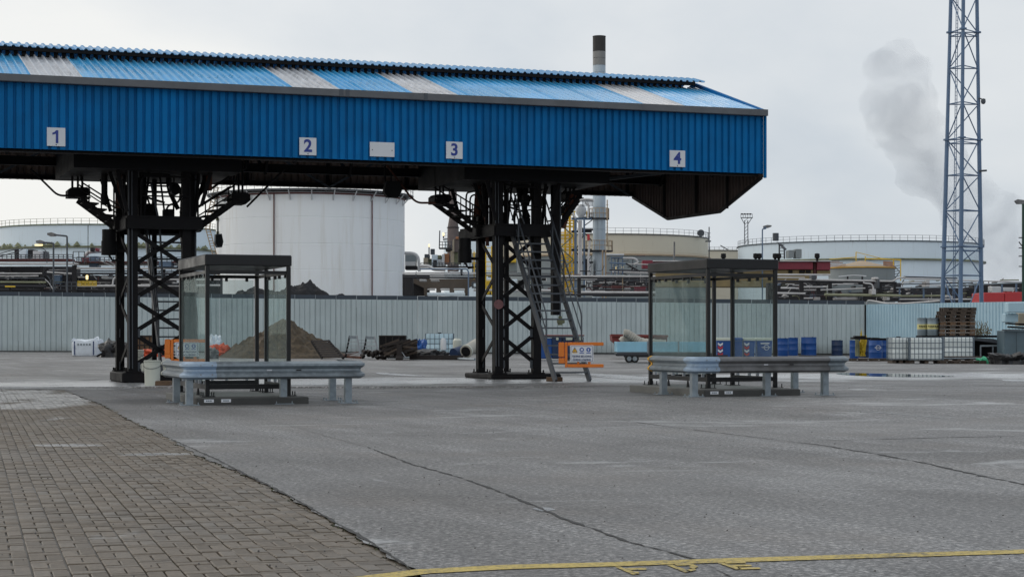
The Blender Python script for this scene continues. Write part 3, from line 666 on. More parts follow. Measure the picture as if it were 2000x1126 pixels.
# ------------------------------------------------------------------ loading towers
def tower(org, cols, label, tw, stair_o, ph):
    t = thing('loading_tower', label, 'tower', org, TH, 'steel towers carrying the canopy')
    P = lambda x, y, z: (x, y, z)
    bA, bB, bC, bD = cols['A'], cols['B'], cols['C'], cols['D']
    m_ = MB(); m_.bbox(-.28, 1.75, -.30, 2.0, .0, ph, .03); m_.box(.8, 1.6, 2.0, 2.75, 0, ph-.01); ob('plinth', m_, M['black'], t, world=False)
    for key, (x, y) in cols.items():
        if key == 'E': continue
        w_ = {'A':.21,'B':.24,'C':.12,'D':.22}[key]
        m_ = MB(); m_.ibeam((x,y,ph+.03), (x,y,7.0), w_, w_, (0,1,0), .025)
        m_.bar((x-w_*.28,y-w_*.5+.03,ph+.03), (x-w_*.28,y-w_*.5+.03,4.0), .03, .03) 
        m_.box(x-w_/2+.003, x-w_/2+.03, y-w_/2+.02, y+w_/2-.02, ph+.03, 6.9)
        cc_ = ob('column', m_, M['black'], t, world=False)
        m_ = MB(); m_.box(x-w_*.85, x+w_*.85, y-w_*.85, y+w_*.85, ph+.0, ph+.03)
        for sx_ in (-1,1):
            for sy_ in (-1,1): m_.cone((x+sx_*w_*.7,y+sy_*w_*.7,ph+.03),(x+sx_*w_*.7,y+sy_*w_*.7,ph+.10),.02,.02,6)
        ob('base_plate', m_, M['black'], cc_, world=False)
    hs = [.40, 1.25, 2.10, 2.95, 3.85]
    for (p, q) in ((bB,bD),(bA,bB)):
        for z0, z1 in zip(hs, hs[1:]):
            for (u, v) in (((*p,z0),(*q,z1)), ((*q,z0),(*p,z1))):
                if (p, q) == (bA, bB) and u[0:2] == bB: 
                    pass
                m_ = MB(); m_.bar(u, v, .03, .11, (0,0,1)); 
                if (p, q) == (bA, bC) or (p, q) == (bA, bB):
                    if (u[0:2] == p) != (z0 in (.40, 2.10)): continue
                ob('brace', m_, M['black'], t, world=False)
        for z in hs:
            for c_ in (p, q):
                o_ = Vector((*c_, z)); dd = (Vector((*q,0))-Vector((*p,0))).normalized()*(1 if c_ == p else -1); nn_ = Vector((dd.y,-dd.x,0))
                if nn_.y > 0 or (abs(nn_.y) < .2 and nn_.x > 0): nn_ = -nn_
                ob('gusset', MB().bar(o_+dd*.09+nn_*.03-ZZ*.11, o_+dd*.09+nn_*.03+ZZ*.11, .20, .012, nn_), M['steel'] if (z*10)%3 < 1.2 else M['black'], t, world=False)
    # work platform
    m_ = MB(); x0, x1, y0, y1 = -.15, cols['D'][0]+.35, -.25, 2.8
    m_.box(x0, x1, y0, y1, 4.16, 4.22)
    for (u, v) in (((x0,y0),(x1,y0)),((x1,y0),(x1,y1)),((x1,y1),(x0,y1)),((x0,y1),(x0,y0))): m_.bar((*u,4.02),(*v,4.02), .08, .27)
    ob('platform', m_, M['black'], t, world=False)
    # railings with rounded corners
    for (u, v) in (((x0+.35,y0+.02),(x1-.3,y0+.02)), ((x1-.02,y0+.4),(x1-.02,y1-.2)), ((x0+.3,y1-.02),(x1-.2,y1-.02)), ((x0+.02,y0+.5),(x0+.02,y1-.5))):
        m_ = MB(); m_.tube([(*u,4.22),(*u,5.22),(*v,5.22),(*v,4.22)], .025, 6, .18); m_.tube([(*u,4.72),(*v,4.72)], .02, 6); ob('railing', m_, M['black'], t, world=False)
    m_ = MB(); m_.tube([(.35,.4,5.9),(.35,.4,4.75),(.9,.4,4.6)], .03, 6, .2); m_.tube([(.15,.8,5.9),(.65,1.0,4.45)], .025, 6); m_.tube([(.75,.7,5.9),(.95,.8,4.45)], .025, 6)
    m_.tube([(.2,.1,5.3),(1.0,.1,5.3),(1.0,.1,4.85),(.35,.1,4.85)], .03, 6, .12); m_.tube([(-.05,1.2,5.8),(.0,1.1,4.4)], .05, 6); m_.tube([(.55,1.6,7),(.55,1.6,4.4)], .07, 8)
    m_.tube([(1.1,1.5,7),(1.15,1.3,5.0),(1.4,1.3,4.5)], .06, 8, .2)
    ob('pipework', m_, M['black'], t, world=False)
    for q_ in ((.35,.75,1.2,1.5,4.22,4.62,.02),(.9,1.15,.5,.8,4.22,4.45,.02)): ob('control_box', MB().bbox(*q_), M['black'], t, world=False)
    for (u_, v_, rr_) in (((-.02,1.4,5.6),(-.12,1.4,4.5),.11),((x1+.1,1.0,5.7),(x1-.0,1.0,4.5),.09)): m_ = MB(); m_.tube([u_,v_], rr_, 8); ob('loading_pipe', m_, M['rust'], t, world=False)
    # right hand hanging column with its valve
    x, y = cols['E']; m_ = MB(); m_.bar((x,y,tw), (x,y,7.0), .20, .20, (0,1,0)); ob('hanging_column', m_, M['black'], t, world=False)
    m_ = MB(); m_.tube([(x+.11,y-.1,tw-.05),(x+.11,y-.1,6.5)], .025, 6); ob('conduit', m_, M['steel'], t, world=False)
    m_ = MB(); m_.cone((x+.11,y-.1,tw-.28),(x+.11,y-.1,tw-.03),.07,.05,8); m_.cone((x+.02,y-.12,tw-.18),(x+.22,y-.12,tw-.18),.05,.05,8); ob('valve', m_, M['moss'], t, world=False)
    for sx_ in (.02, .10): 
        m_ = MB(); m_.tube([(bB[0]-sx_,bB[1]-.15,.35),(bB[0]-sx_-.02,bB[1]-.15,6.4)], .014, 6); ob('conduit', m_, M['steel'], t, world=False)
    # stair
    sx0, sy0, run, wid, mat = stair_o
    top = 4.15
    for k, xx in enumerate((sx0, sx0+wid)):
        m_ = MB(); m_.bar((xx,sy0,.0),(xx,sy0+run,top), .05, .20, (0,0,1)); ob('stringer', m_, mat, t, world=False)
    nst = 17
    tm = MB(); tm.box(.03, wid-.03, -.09, .12, -.02, .02); first = ob('tread', tm, mat, t, world=False)
    first.location = (sx0, sy0+run/(nst+1), top/(nst+1))
    for k in range(2, nst+1): inst('tread', first, t, (sx0, sy0+run*k/(nst+1), top*k/(nst+1)))
    for xx in (sx0-.02, sx0+wid+.02):
        u = Vector((0, run, top)).normalized(); n_ = Vector((0,-u.z,u.y))
        a_ = Vector((xx,sy0+run*.18,top*.18)); b_ = Vector((xx,sy0+run,top))
        m_ = MB(); m_.tube([a_, a_+Vector((0,0,1.0)), b_+Vector((0,0,1.0))], .022, 6, .1); m_.tube([a_+Vector((0,0,.55)), b_+Vector((0,0,.55))], .018, 6)
        ob('handrail', m_, mat, t, world=False)
        for q in (.45, .75):
            c = a_.lerp(b_, q); m_ = MB(); m_.bar(c, c+Vector((0,0,1.0)), .03, .05, (0,1,0)); ob('rail_post', m_, mat, t, world=False)
    # standing pipes and struts crowding the upper stage
    for (x, y, z0, z1, rr, lean) in ((.1,1.2,4.2,6.6,.06,.0),(.32,.1,4.2,6.2,.03,.12),(.5,2.0,4.2,6.6,.05,0),(x1-.25,1.2,4.2,6.6,.07,.05),(x1-.1,.2,4.2,6.2,.045,.1),(x1+.05,1.9,4.2,6.4,.06,-.1),(-.1,.6,4.2,6.2,.04,-.12),(.2,2.6,4.2,6.6,.05,.1)):
        ob('standing_pipe', MB().tube([(x,y,z0),(x+lean,y,(z0+z1)/2),(x+lean*1.6,y,z1)], rr, 7), M['black'], t, world=False)
    for (p_, q_) in (((x0,y0,4.3),(x0-.28,y0,5.5)),((x1,y0,4.5),(x1+.28,y0,5.5)),((x0,y1,4.5),(x0-.28,y1,5.5)),((x1,y1,4.5),(x1+.28,y1,5.5)),((x0,.6,4.45),(x0-.4,.6,5.6)),((x1,.9,4.45),(x1+.4,.9,5.6))):
        ob('strut', MB().bar(p_, q_, .05, .09), M['black'], t, world=False)
    ob('hoist', MB().bbox(x1-.1,x1+.22,0.9,1.25,3.9,4.3,.02), M['black'], t, world=False); ob('hoist', MB().bbox(x0-.15,x0+.12,0.9,1.25,3.92,4.26,.02), M['black'], t, world=False)
    return t
O2 = Vector((-.39, 49.5, 0)); s1 = 9.86; O1 = O2 - E1*s1
cols2 = {'A':(.15,1.85),'B':(0,0),'C':(1.12,2.4),'D':(1.12,0),'E':(1.88,.5)}
cols1 = {'A':(-.05,1.75),'B':(.02,0),'C':(.95,2.4),'D':(1.38,.0),'E':(1.62,.7)}
stp = Vector((1.12, 46.7, 0)) - O2; sl2 = (stp.dot(E1), stp.dot(E2))
T2 = tower(O2, cols2, 'sooty lattice loading tower under sign 3 with a wide steel stair', 1.75, (sl2[0], sl2[1], 3.4, .95, M['steel']), .14)
stp1 = Vector(((318-1000)/F*46.3, 46.3, 0)) - O1
T1 = tower(O1, cols1, 'sooty lattice loading tower left of sign 2 beside the white buckets', .26, (stp1.dot(E1), stp1.dot(E2), 3.0, .95, M['steel']), .25)
# enlarged detail pieces fixed to the towers, placed in world space
def gangway(t, h, tip, boxp, Y, mat=M['black'], n=5):
    a = W(*h, Y); b = W(*tip, Y+.25); wv = E2*.75
    g_ = ob('gangway', MB().bar(a, b, .05, .13), mat, t); m_ = MB().bar(a+wv, b+wv, .05, .13); ob('stringer', m_, mat, t)
    for k in range(n):
        p = a.lerp(b, (k+.6)/n); m_ = MB(); sgn = 1 if b.x > a.x else -1
        q = p + ZZ*.10; m_.prism([q-E1*.17*sgn-ZZ*.015, q+E1*.22*sgn+ZZ*.02, q+E1*.22*sgn+ZZ*.05, q-E1*.17*sgn+ZZ*.02], E2, .75); ob('gangway_tread', m_, mat, t)
    m_ = MB(); off = ZZ*.55; m_.tube([a+off, b+off*.8, b+off*.8+ZZ*.2], .022, 6, .1); m_.tube([a+wv+off, b+wv+off*.8], .022, 6); m_.tube([a+off*.6,b+off*.45],.018,6)
    for k in (.2,.5,.8): m_.bar(a.lerp(b,k), a.lerp(b,k)+off*.95, .03, .03)
    ob('gangway_rail', m_, mat, t)
    (x0, x1, y0, y1) = boxp; p = W(x0, y1, Y+.3); q = W(x1, y0, Y+.3); c = (x1-x0)/F*Y; hh = (y1-y0)/F*Y; m_ = MB()
    m_.prism([p, p+E1*c*.75, p+E1*c+ZZ*hh*.35, p+E1*c+ZZ*hh*.8, p+E1*c*.85+ZZ*hh, p+E1*c*.15+ZZ*hh*.95, p+ZZ*hh*.7], E2, .6); ob('gangway_housing', m_, mat, t)
    for k in (.25,.5,.7):
        m_ = MB(); m_.bar(p+E1*c*k+ZZ*hh*.9+E2*.3, p+E1*c*k+ZZ*(hh*.9+.9)+E2*.3, .05, .05); ob('hanger', m_, mat, t)
gangway(T1, (238,447), (158,388), (133,176,364,385), 47.0)
gangway(T1, (386,447), (462,392), (452,490,375,398), 47.4)
gangway(T2, (938,447), (862,392), (849,884,378,397), 50.3)
gangway(T2, (1090,445), (1130,390), (1105,1140,372,392), 50.9, n=4)
def tubeobj(t, pts, r, Y, mat=M['black'], rad=.15, name='feed_pipe'):
    m_ = MB(); m_.tube([W(p[0],p[1],Y if len(p)<3 else p[2]) for p in pts], r, 6, rad); ob(name, m_, mat, t)
tubeobj(T1, [(60,330),(113,382),(136,382)], .03, 47.2); tubeobj(T1, [(556,330),(482,404)], .03, 47.8)
tubeobj(T2, [(752,318),(803,386),(816,396),(851,396)], .03, 50.3, M['rust']); tubeobj(T2, [(752,318),(752,356)], .03, 50.3)
tubeobj(T2, [(894,322),(945,392),(990,445)], .03, 50.4); tubeobj(T1, [(398,320),(398,372),(372,395)], .05, 47.5)
tubeobj(T1, [(408,312),(408,372)], .09, 47.5, M['rust'], name='loading_pipe'); tubeobj(T1, [(204,312),(204,400)], .09, 47, name='loading_pipe')
tubeobj(T1, [(325,447),(325,400),(352,396),(352,358),(268,358),(268,402),(300,410)], .028, 46.9, rad=.2); tubeobj(T1, [(410,370),(470,330),(480,330),(480,305)], .03, 47.6)
tubeobj(T1, [(295,358),(312,440),(318,560)], .03, 46.6, M['steel']); tubeobj(T2, [(1003,375),(1025,440),(1060,560)], .022, 49.6, M['steel'])
tubeobj(T2, [(940,395),(952,440),(952,480)], .05, 50.4, M['rust'], name='loading_pipe'); tubeobj(T2, [(1120,380),(1106,420),(1098,445)], .10, 51.2, M['rust'], name='loading_pipe')
for t_, px, py0, py1, Y, w_ in ((T1, 213, 448, 498, 47.2, 30), (T2, 908, 465, 513, 50.4, 27)):     # black double canister on a bracket
    r = w_/2/F*Y; zt = W(px,py0,Y).z; zb = W(px,py1,Y).z; c = W(px,py1,Y); zm = zt+(zb-zt)*.45
    m_ = MB(); m_.lathe([(0,zt),(r*.9,zt),(r*.9,zm),(r,zm),(r,zb),(0,zb)], 20, (c.x,c.y,0)); ob('canister', m_, M['black2'], t_)
    m_ = MB(); m_.bar(Vector((c.x,c.y,zb+.12)), Vector((c.x,c.y,zb+.12))+E1*(.55), .06, .08); m_.tube([(c.x,c.y,zb),(c.x+.1,c.y,zb-.15),(c.x+.25,c.y,zb-.12)], .03, 6); ob('canister_bracket', m_, M['black'], t_)
c = W(1137-167,594,49.25); m_ = MB(); m_.cone(W(974,594,49.32), W(974,594,49.28), .13, .13, 18); ob('round_sign', m_, pm('faded red prohibition sign', (.20,.085,.09), .6, var=.3, scale=8), T2, label='faded round prohibition sign')
def floodlight(px, py, wpx, hpx, Y, label, mat, tilt=0.0):
    c = W(px,py,Y); k = Y/F; t = thing('floodlight', label, 'lamp', c, TH, 'floodlights under the canopy')
    a, b = wpx*k/2, hpx*k/2; pl = [(-a,-b*.4),(-a*.55,-b),(a*.55,-b),(a,-b*.2),(a*.8,b),(-a*.7,b)]; ct, st = math.cos(tilt), math.sin(tilt)
    m_ = MB(); m_.prism([(x*ct-z*st, -.09, x*st+z*ct) for x, z in pl], (0,1,0), .2); hs_ = ob('housing', m_, mat, t, world=False)
    m_ = MB(); m_.prism([(.86*(x*ct-z*st), -.105, .86*(x*st+z*ct)) for x, z in pl], (0,1,0), .012); ob('lens', m_, M['black2'], hs_, world=False)
    m_ = MB(); m_.tube([(0,.1,b*.5),(0,.1,b+.45)], .02, 6); ob('bracket', m_, M['black'], t, world=False)
floodlight(161, 309, 50, 32, 46.5, 'grey octagonal floodlight hanging under the canopy below sign 1', M['galv2'])
floodlight(341, 370, 20, 22, 47.4, 'small tilted floodlight above the platform of the left tower', M['steel'], .5)
floodlight(766, 370, 36, 32, 50.2, 'black floodlight under the canopy below the blank plate', M['black2'])
floodlight(1027, 391, 14, 22, 50.2, 'small dark floodlight above the platform of the right tower', M['black'], .05)
floodlight(427, 470, 16, 26, 48.6, 'narrow lamp hanging right of the left tower by the tank stair', M['steel'], .1)

# ------------------------------------------------------------------ shelters
def glass_pane(m_, x0, x1, y0, y1, z0, z1): m_.box(min(x0,x1), max(x0,x1), min(y0,y1), max(y0,y1), z0, z1)
def shelter(loc, label):
    t = thing('smoking_shelter', label, 'shelter', loc, TH, 'glass shelters behind crash rails')
    SWd, SL, ZT = 1.46, 2.68, 2.50; r = .036
    def P(n, m_, mat, lab=None): return ob(n, m_, mat, t, lab, world=False)
    posts = [(0,0),(SWd,0),(0,SL),(SWd,SL),(SWd,SL-.85),]
    for (x, y) in posts:
        m_ = MB(); m_.bbox(x-r/1.0, x+r/1.0, y-r/1.0, y+r/1.0, .012, ZT-.19, .006); pp_ = P('post', m_, M['frame'])
        m_ = MB(); m_.box(x-.12, x+.12, y-.12, y+.12, 0, .011)
        for sx_ in (-1,1):
            for sy_ in (-1,1): m_.cone((x+sx_*.095,y+sy_*.095,.011),(x+sx_*.095,y+sy_*.095,.08),.010,.010,6)
        ob('foot_plate', m_, M['frame'], pp_, None, world=False)
    m_ = MB(); m_.bbox(-.05, SWd+.05, -.05, SL+.05, ZT-.185, ZT, .012); P('roof', m_, M['frame'])
    m_ = MB(); m_.box(-.04, SWd+.04, -.04, SL+.04, ZT, ZT+.012); P('roof_panel', m_, M['steel'])
    zt = ZT-.30
    for (a, b) in (((0,0),(0,SL)),((0,SL),(SWd,SL)),((SWd,0),(SWd,SL)),((0,0),(SWd,0))):
        dx, dy = b[0]-a[0], b[1]-a[1]; l = math.hypot(dx,dy); ux, uy = dx/l, dy/l
        p = (a[0]+ux*.04, a[1]+uy*.04); q = (b[0]-ux*.04, b[1]-uy*.04)
        m_ = MB(); m_.bar((*p,zt),(*q,zt),.05,.06); P('top_rail', m_, M['frame'])
        if (a, b) != ((SWd,0),(SWd,SL)):
            m_ = MB(); m_.bar((*p,.17),(*q,.17),.06,.085); P('bottom_rail', m_, M['frame'])
    m_ = MB(); m_.bar((SWd,.04,.17),(SWd,SL-.90,.17),.06,.085); P('bottom_rail', m_, M['frame'])
    def panes(x0,y0,x1,y1,n):
        dx, dy = x1-x0, y1-y0; l = math.hypot(dx,dy); ux, uy = dx/l, dy/l; w_ = l/n
        for k in range(n):
            a_ = Vector((x0+ux*(k*w_+.006), y0+uy*(k*w_+.006), 0)); b_ = Vector((x0+ux*((k+1)*w_-.006), y0+uy*((k+1)*w_-.006), 0)); nn_ = Vector((-uy,ux,0))*.005
            m_ = MB(); m_.prism([a_-nn_+ZZ*.26, b_-nn_+ZZ*.26, b_-nn_+ZZ*(zt-.06), a_-nn_+ZZ*(zt-.06)], Vector((-uy,ux,0)), .010); gp_ = P('glass_pane', m_, M['glass'])
            for q in (.2,.8):
                c_ = a_.lerp(b_, q)
                m_ = MB(); m_.box(c_.x-.025,c_.x+.025,c_.y-.025,c_.y+.025,zt-.09,zt-.028); ob('clip', m_, M['frame'], gp_, world=False)
                m_ = MB(); m_.box(c_.x-.025,c_.x+.025,c_.y-.025,c_.y+.025,.215,.28); ob('clip', m_, M['silver'], gp_, world=False)
    panes(0,.06,0,SL-.06,3); panes(.06,SL,SWd-.06,SL,2); panes(SWd,.06,SWd,SL-.91,2)
    for (x,y) in ((0,.9),(0,1.8)): m_ = MB(); m_.cone((x,y,.0),(x,y,.126),.035,.014,8); P('support_foot', m_, M['frame'])
    return t
P1 = Vector(((405-1000)/F*32.1, 32.1, .13)); P2 = Vector((383/F*35.2, 35.2, .18))
shelter(P1, 'dark framed glass shelter left of the right tower, in front of the sand heap')
shelter(P2, 'dark framed glass shelter on the right, in front of the blue bins')
def slab(c, w_, l, zz, label):
    t = thing('concrete_plinth', label, 'concrete slab', c, TH, 'concrete bases under the glass shelters')
    m_ = MB(); m_.bbox(0, w_, .42, l, -.02, .13, .012); ob('slab', m_, M['concrete'], t, world=False)
    m_ = MB(); m_.bbox(.0, w_, .0, .415, -.02, .125, .015); ob('edge_beam', m_, M['concdk'], t, world=False)
    for x in (.12, .42):
        m_ = MB(); m_.box(x, x+.17, -.008, 0, .045, .10); ob('small_plate', m_, M['plate'], t, world=False)
        m_ = MB()
        for k in range(3): m_.box(x+.035+k*.035, x+.06+k*.035, -.010, -.0081, .062, .084)
        ob('print', m_, M['cage'], t, world=False)
slab(Vector(((385-1000)/F*31.5, 31.5, 0)), 1.98, 3.3, 0, 'low concrete base under the left glass shelter')
slab(Vector((376/F*34.3, 34.3, .05)), 2.05, 3.5, .05, 'low concrete base under the right glass shelter')

# W-beam crash rails
WP = [(-.155,.0),(-.135,-.035),(-.115,-.078),(-.075,-.080),(-.045,-.045),(-.02,-.006),(.02,-.006),(.045,-.045),(.075,-.080),(.115,-.078),(.135,-.035),(.155,.0)]
def wbeam(path, z=.60, off=0.0, th=.006, round_=.0):
    pts = [Vector((p[0],p[1],0)) for p in path]; m_ = MB(); n = len(WP)
    for i, p in enumerate(pts):
        d0 = (pts[i]-pts[i-1]).normalized() if i else (pts[1]-pts[0]).normalized(); d1 = (pts[i+1]-pts[i]).normalized() if i < len(pts)-1 else d0
        n0 = Vector((d0.y,-d0.x,0)); n1 = Vector((d1.y,-d1.x,0)); nb = (n0+n1).normalized(); sc_ = 1/max(.5, nb.dot(n0))
        for o in (0, th):
            for (zz, dd) in WP: m_.v.append(p + nb*sc_*(-dd+off-o) + Vector((0,0,z+zz*(1 if not o else .985))))
    L = 2*n
    for i in range(len(pts)-1):
        for k in range(n-1):
            m_.f.append((i*L+k,(i+1)*L+k,(i+1)*L+k+1,i*L+k+1)); m_.m.append(0)
            m_.f.append((i*L+n+k+1,(i+1)*L+n+k+1,(i+1)*L+n+k,i*L+n+k)); m_.m.append(0)
        for (a, b) in ((0,n),(n-1,2*n-1)): m_.f.append((i*L+a,i*L+b,(i+1)*L+b,(i+1)*L+a)); m_.m.append(0)
    for i in (0, len(pts)-1):
        for k in range(n-1): m_.f.append((i*L+k,i*L+k+1,i*L+n+k+1,i*L+n+k)); m_.m.append(0)
    return m_
def rail(c, wl, fl, rl, label, mat, endmat, feet, cmat):
    t = thing('crash_rail', label, 'guardrail', c, TH, 'crash rails round the shelters')
    P = lambda n, m_, mt, lab=None: ob(n, m_, mt, t, lab, world=False)
    P('rail_beam', wbeam([(0,wl-.02),(0,.16)]), M['galv']); P('rail_beam', wbeam([(.16,0),(fl-.30,0)]), mat)
    P('rail_beam', wbeam([(fl,.32),(fl,rl)]), mat)
    cp = [(0,.30)]+[(0+.13-.13*math.cos(a), .13-.13*math.sin(a)) for a in [k*math.pi/2/5 for k in range(6)]]+[(.50,0)]
    P('corner_piece', wbeam(cp, off=.008), cmat, 'bright new galvanised corner piece')
    cp = [(fl-.38,0)]+[(fl-.07+.07*math.sin(a), .07-.07*math.cos(a)) for a in [k*math.pi/2/4 for k in range(5)]]+[(fl,.42)]
    P('corner_piece', wbeam(cp, off=.008), M['galv'])
    P('rail_end', wbeam([(0,wl+.05),(0,wl-.018)], off=.01), endmat)
    for (x, y, rz) in feet:
        m_ = MB(); wx, wy = .12, .055
        m_.box(x-wx/2,x+wx/2,y-wy,y-wy+.008,.012,.60); m_.box(x-wx/2,x-wx/2+.008,y-wy+.009,y+wy,.012,.60); m_.box(x+wx/2-.008,x+wx/2,y-wy+.009,y+wy,.012,.60)
        rp_ = P('rail_post', m_, M['galv'])
        m_ = MB(); m_.box(x-.17,x+.17,y-.12,y+.12,0,.012)
        for sx_ in (-1,1):
            for sy_ in (-1,1): m_.cone((x+sx_*.14,y+sy_*.09,.012),(x+sx_*.14,y+sy_*.09,.05),.013,.013,6)
        ob('foot_plate', m_, M['galv'], rp_, world=False)
    m_ = MB()
    for x in (.22,.42, fl-.32, fl-.12):
        for z in (.53,.69): m_.cone((x,-.098,z-.0),(x,-.082,z),.012,.012,6)
    P('bolt', m_, M['hardware'])
    for x in (fl*.45, fl*.62): m_ = MB(); m_.box(x,x+.09,-.018,-.0155,.59,.61); P('reflector', m_, M['plate'] if x < fl*.6 else M['black'])
    return t
rail(Vector(((371-1000)/F*31.5-.03, 31.5-.1, 0)), 2.2, 3.10, 1.75, 'galvanised crash rail round the left shelter with a pale end', M['galv'], M['pail'], [(.06,.14,0),(.06,1.45,0),(1.72,.14,0),(2.90,.14,0),(2.99,1.6,0)], M['galvb'])
rail(Vector((358/F*34.2-.03, 34.1, .05)), 1.88, 3.24, 1.9, 'weathered crash rail round the right shelter with a yellow end', M['galv2'], M['yellow'], [(.06,.14,0),(.06,1.5,0),(1.6,.14,0),(2.86,.14,0),(3.12,1.8,0)], M['galvb'])

# ------------------------------------------------------------------ orange sign barriers
def barrier(px0, px1, py0, py1, Y, label):
    k = Y/F; c = W(px0,py0,Y); t = thing('sign_barrier', label, 'barrier', Vector((c.x, c.y, H-(py1-650)*k)), 0.03, 'orange barriers with warning signs')
    Wd = (px1-px0)*k; hh = (py1-py0)*k; P = lambda n, m_, mt, lab=None: ob(n, m_, mt, t, lab, world=False)
    P('top_arm', MB().bbox(.20*Wd, Wd, -.04, .04, hh-.085, hh, .01), M['orange']); P('bottom_arm', MB().bbox(.20*Wd, Wd, -.04, .04, 0, .085, .01), M['orange'])
    P('upright', MB().bbox(.14*Wd, .195*Wd, -.04, .04, 0, hh-.0, .01), M['orange']); P('hinge_block', MB().bbox(0, .13*Wd, -.05, .05, hh-.38, hh-.0, .02), M['orange']); P('lower_lug', MB().bbox(0, .135*Wd, -.04, .04, .10, .24, .01), M['orange'])
    P('stub', MB().bbox(.41*Wd,.46*Wd,-.03,.03,.087,.2,.005), M['orange']); P('stub', MB().bbox(.65*Wd,.71*Wd,-.03,.03,.087,.2,.005), M['orange'])
    x0, x1, z0, z1 = .25*Wd, .77*Wd, .145, hh-.075
    sb_ = P('sign_board', MB().bbox(x0,x1,-.075,-.055,z0,z1,.004), M['plate'])
    m_ = MB(); e = .02
    for (a,b,c_,d) in ((x0+e,x1-e,z0+e,z0+e+.008),(x0+e,x1-e,z1-e-.008,z1-e),(x0+e,x0+e+.008,z0+e+.009,z1-e-.009),(x1-e-.008,x1-e,z0+e+.009,z1-e-.009)): m_.box(a,b,-.078,-.0755,c_,d)
    ob('sign_border', m_, M['inkb'], sb_, world=False)
    sw, sh = x1-x0, z1-z0; r = sw*.095; zc = z0+sh*.73
    m_ = MB(); tx = x0+sw*.2
    m_.prism([(tx-r*1.15,-.078,zc-r),(tx+r*1.15,-.078,zc-r),(tx,-.078,zc+r)], (0,1,0), .002); m_.box(tx-r,tx+r,-.078,-.0755,zc-r*1.5,zc-r*1.2); ob('warning_triangle', m_, M['picty'], sb_, world=False)
    m_ = MB(); m_.box(tx-r*.1,tx+r*.1,-.081,-.0785,zc-r*.2,zc+r*.45); m_.box(tx-r*.12,tx+r*.12,-.081,-.0785,zc-r*.65,zc-r*.42)
    for (u,v) in (((tx-r*1.15,zc-r),(tx+r*1.15,zc-r)),((tx+r*1.15,zc-r),(tx,zc+r)),((tx,zc+r),(tx-r*1.15,zc-r))): m_.bar((u[0],-.080,u[1]),(v[0],-.080,v[1]),r*.16,.003,(0,1,0))
    ob('warning_mark', m_, M['inkb'], sb_, world=False)
    for q, cx in enumerate((x0+sw*.5, x0+sw*.79)):
        m_ = MB(); m_.cone((cx,-.0755,zc),(cx,-.078,zc),r,r,20); m_.box(cx-r,cx+r,-.078,-.0755,zc-r*1.65,zc-r*1.3); ob('mandatory_disc', m_, M['pict'], sb_, world=False)
        m_ = MB()
        if q == 0: m_.cone((cx+r*.05,-.0785,zc-.0),(cx+r*.05,-.080,zc),r*.55,r*.55,12); m_.box(cx-r*.5,cx+r*.1,-.082,-.0805,zc-r*.35,zc-r*.05)
        else: m_.bar((cx-r*.1,-.079,zc-r*.5),(cx+r*.05,-.079,zc+r*.1),r*.55,.002,(0,1,0)); m_.bar((cx+r*.0,-.079,zc+r*.1),(cx+r*.2,-.079,zc+r*.6),r*.2,.002,(0,1,0)); m_.bar((cx-r*.25,-.079,zc+r*.1),(cx-r*.2,-.079,zc+r*.55),r*.2,.002,(0,1,0))
        ob('pictogram', m_, M['plate'], sb_, world=False)
    for row, (txt, zz) in enumerate((('TIJDENS BELADING', .32), ('DURING LOADING', .12))):
        tm = text_mb(txt, sh*.165, .001, True); xs = [v.x for v in tm.v]; s_ = sw*.84/(max(xs)-min(xs)) if row == 0 else sw*.76/(max(xs)-min(xs))
        for v in tm.v: v.x *= s_
        xf(tm, ((x0+x1)/2,-.0775,z0+sh*zz), (1,0,0), (0,0,1)); ob('sign_text', tm, M['inkb'], sb_, world=False)
barrier(1091, 1179, 668, 717, 46.2, 'orange barrier with white loading sign at the foot of the wide stair')
barrier(322, 408, 662, 707, 45.6, 'orange barrier with white loading sign half behind the left shelter')

# ------------------------------------------------------------------ boundary fence
FA = Vector(((-420-1000)/F*94.5, 94.5, 0)); Fl = Vector((-27.6, 98, 0)); FC = Vector((20.6, 106, 0)); 
dF = (FC-Fl).normalized(); nF = Vector((dF.y,-dF.x,0))
fen = thing('boundary_fence', 'long pale grey corrugated fence across the back of the yard', 'fence', FC, 0)
hgt = lambda s_: 3.02 - .04*ss(0, 50, s_)         # fence top above datum
nP = 56; PW = 1.14; top_l, top_r = 1.25+72.5*98/F, 1.25+55.5*106/F
for i in range(nP):
    a = FC - dF*PW*(i+1); zg = gz(a.x, a.y)+.03
    s_ = (FC-a).length/(FC-Fl).length; zt = top_r+(top_l-top_r)*s_
    m_ = MB(); j = random.uniform(-.012,.012)
    m_.corr(a+nF*j+ZZ*zg, dF, ZZ, nF, PW-.008, zt-zg, PW/4, .80, .05, .04); ob('fence_panel', m_, M['fence'], fen)
    m_ = MB(); q = a-nF*.12; m_.bar(q+ZZ*(zt+.10)+dF*.02, q+dF*(PW-.02)+ZZ*(zt+.10), .05, .26); cpn = ob('coping_panel', m_, M['fencetop'], fen)
    m_ = MB(); m_.bar(q+nF*.05+ZZ*(zt-.01), q+nF*.05+ZZ*(zt+.235), .03, .03, (0,1,0)); ob('coping_post', m_, M['galv'], cpn)
m_ = MB(); m_.bar(FC+ZZ*-.02+nF*.06, FC-dF*PW*nP+nF*.06+ZZ*.3, .10, .16); ob('kickboard', m_, M['concdk'], fen)
fb = thing('side_fence', 'pale blue corrugated fence behind the stacked pallets', 'fence', FC, 0)
FD = Vector((27.2, 96.6, 0)); dB = (FD-FC).normalized(); nB = Vector((dB.y,-dB.x,0)); 
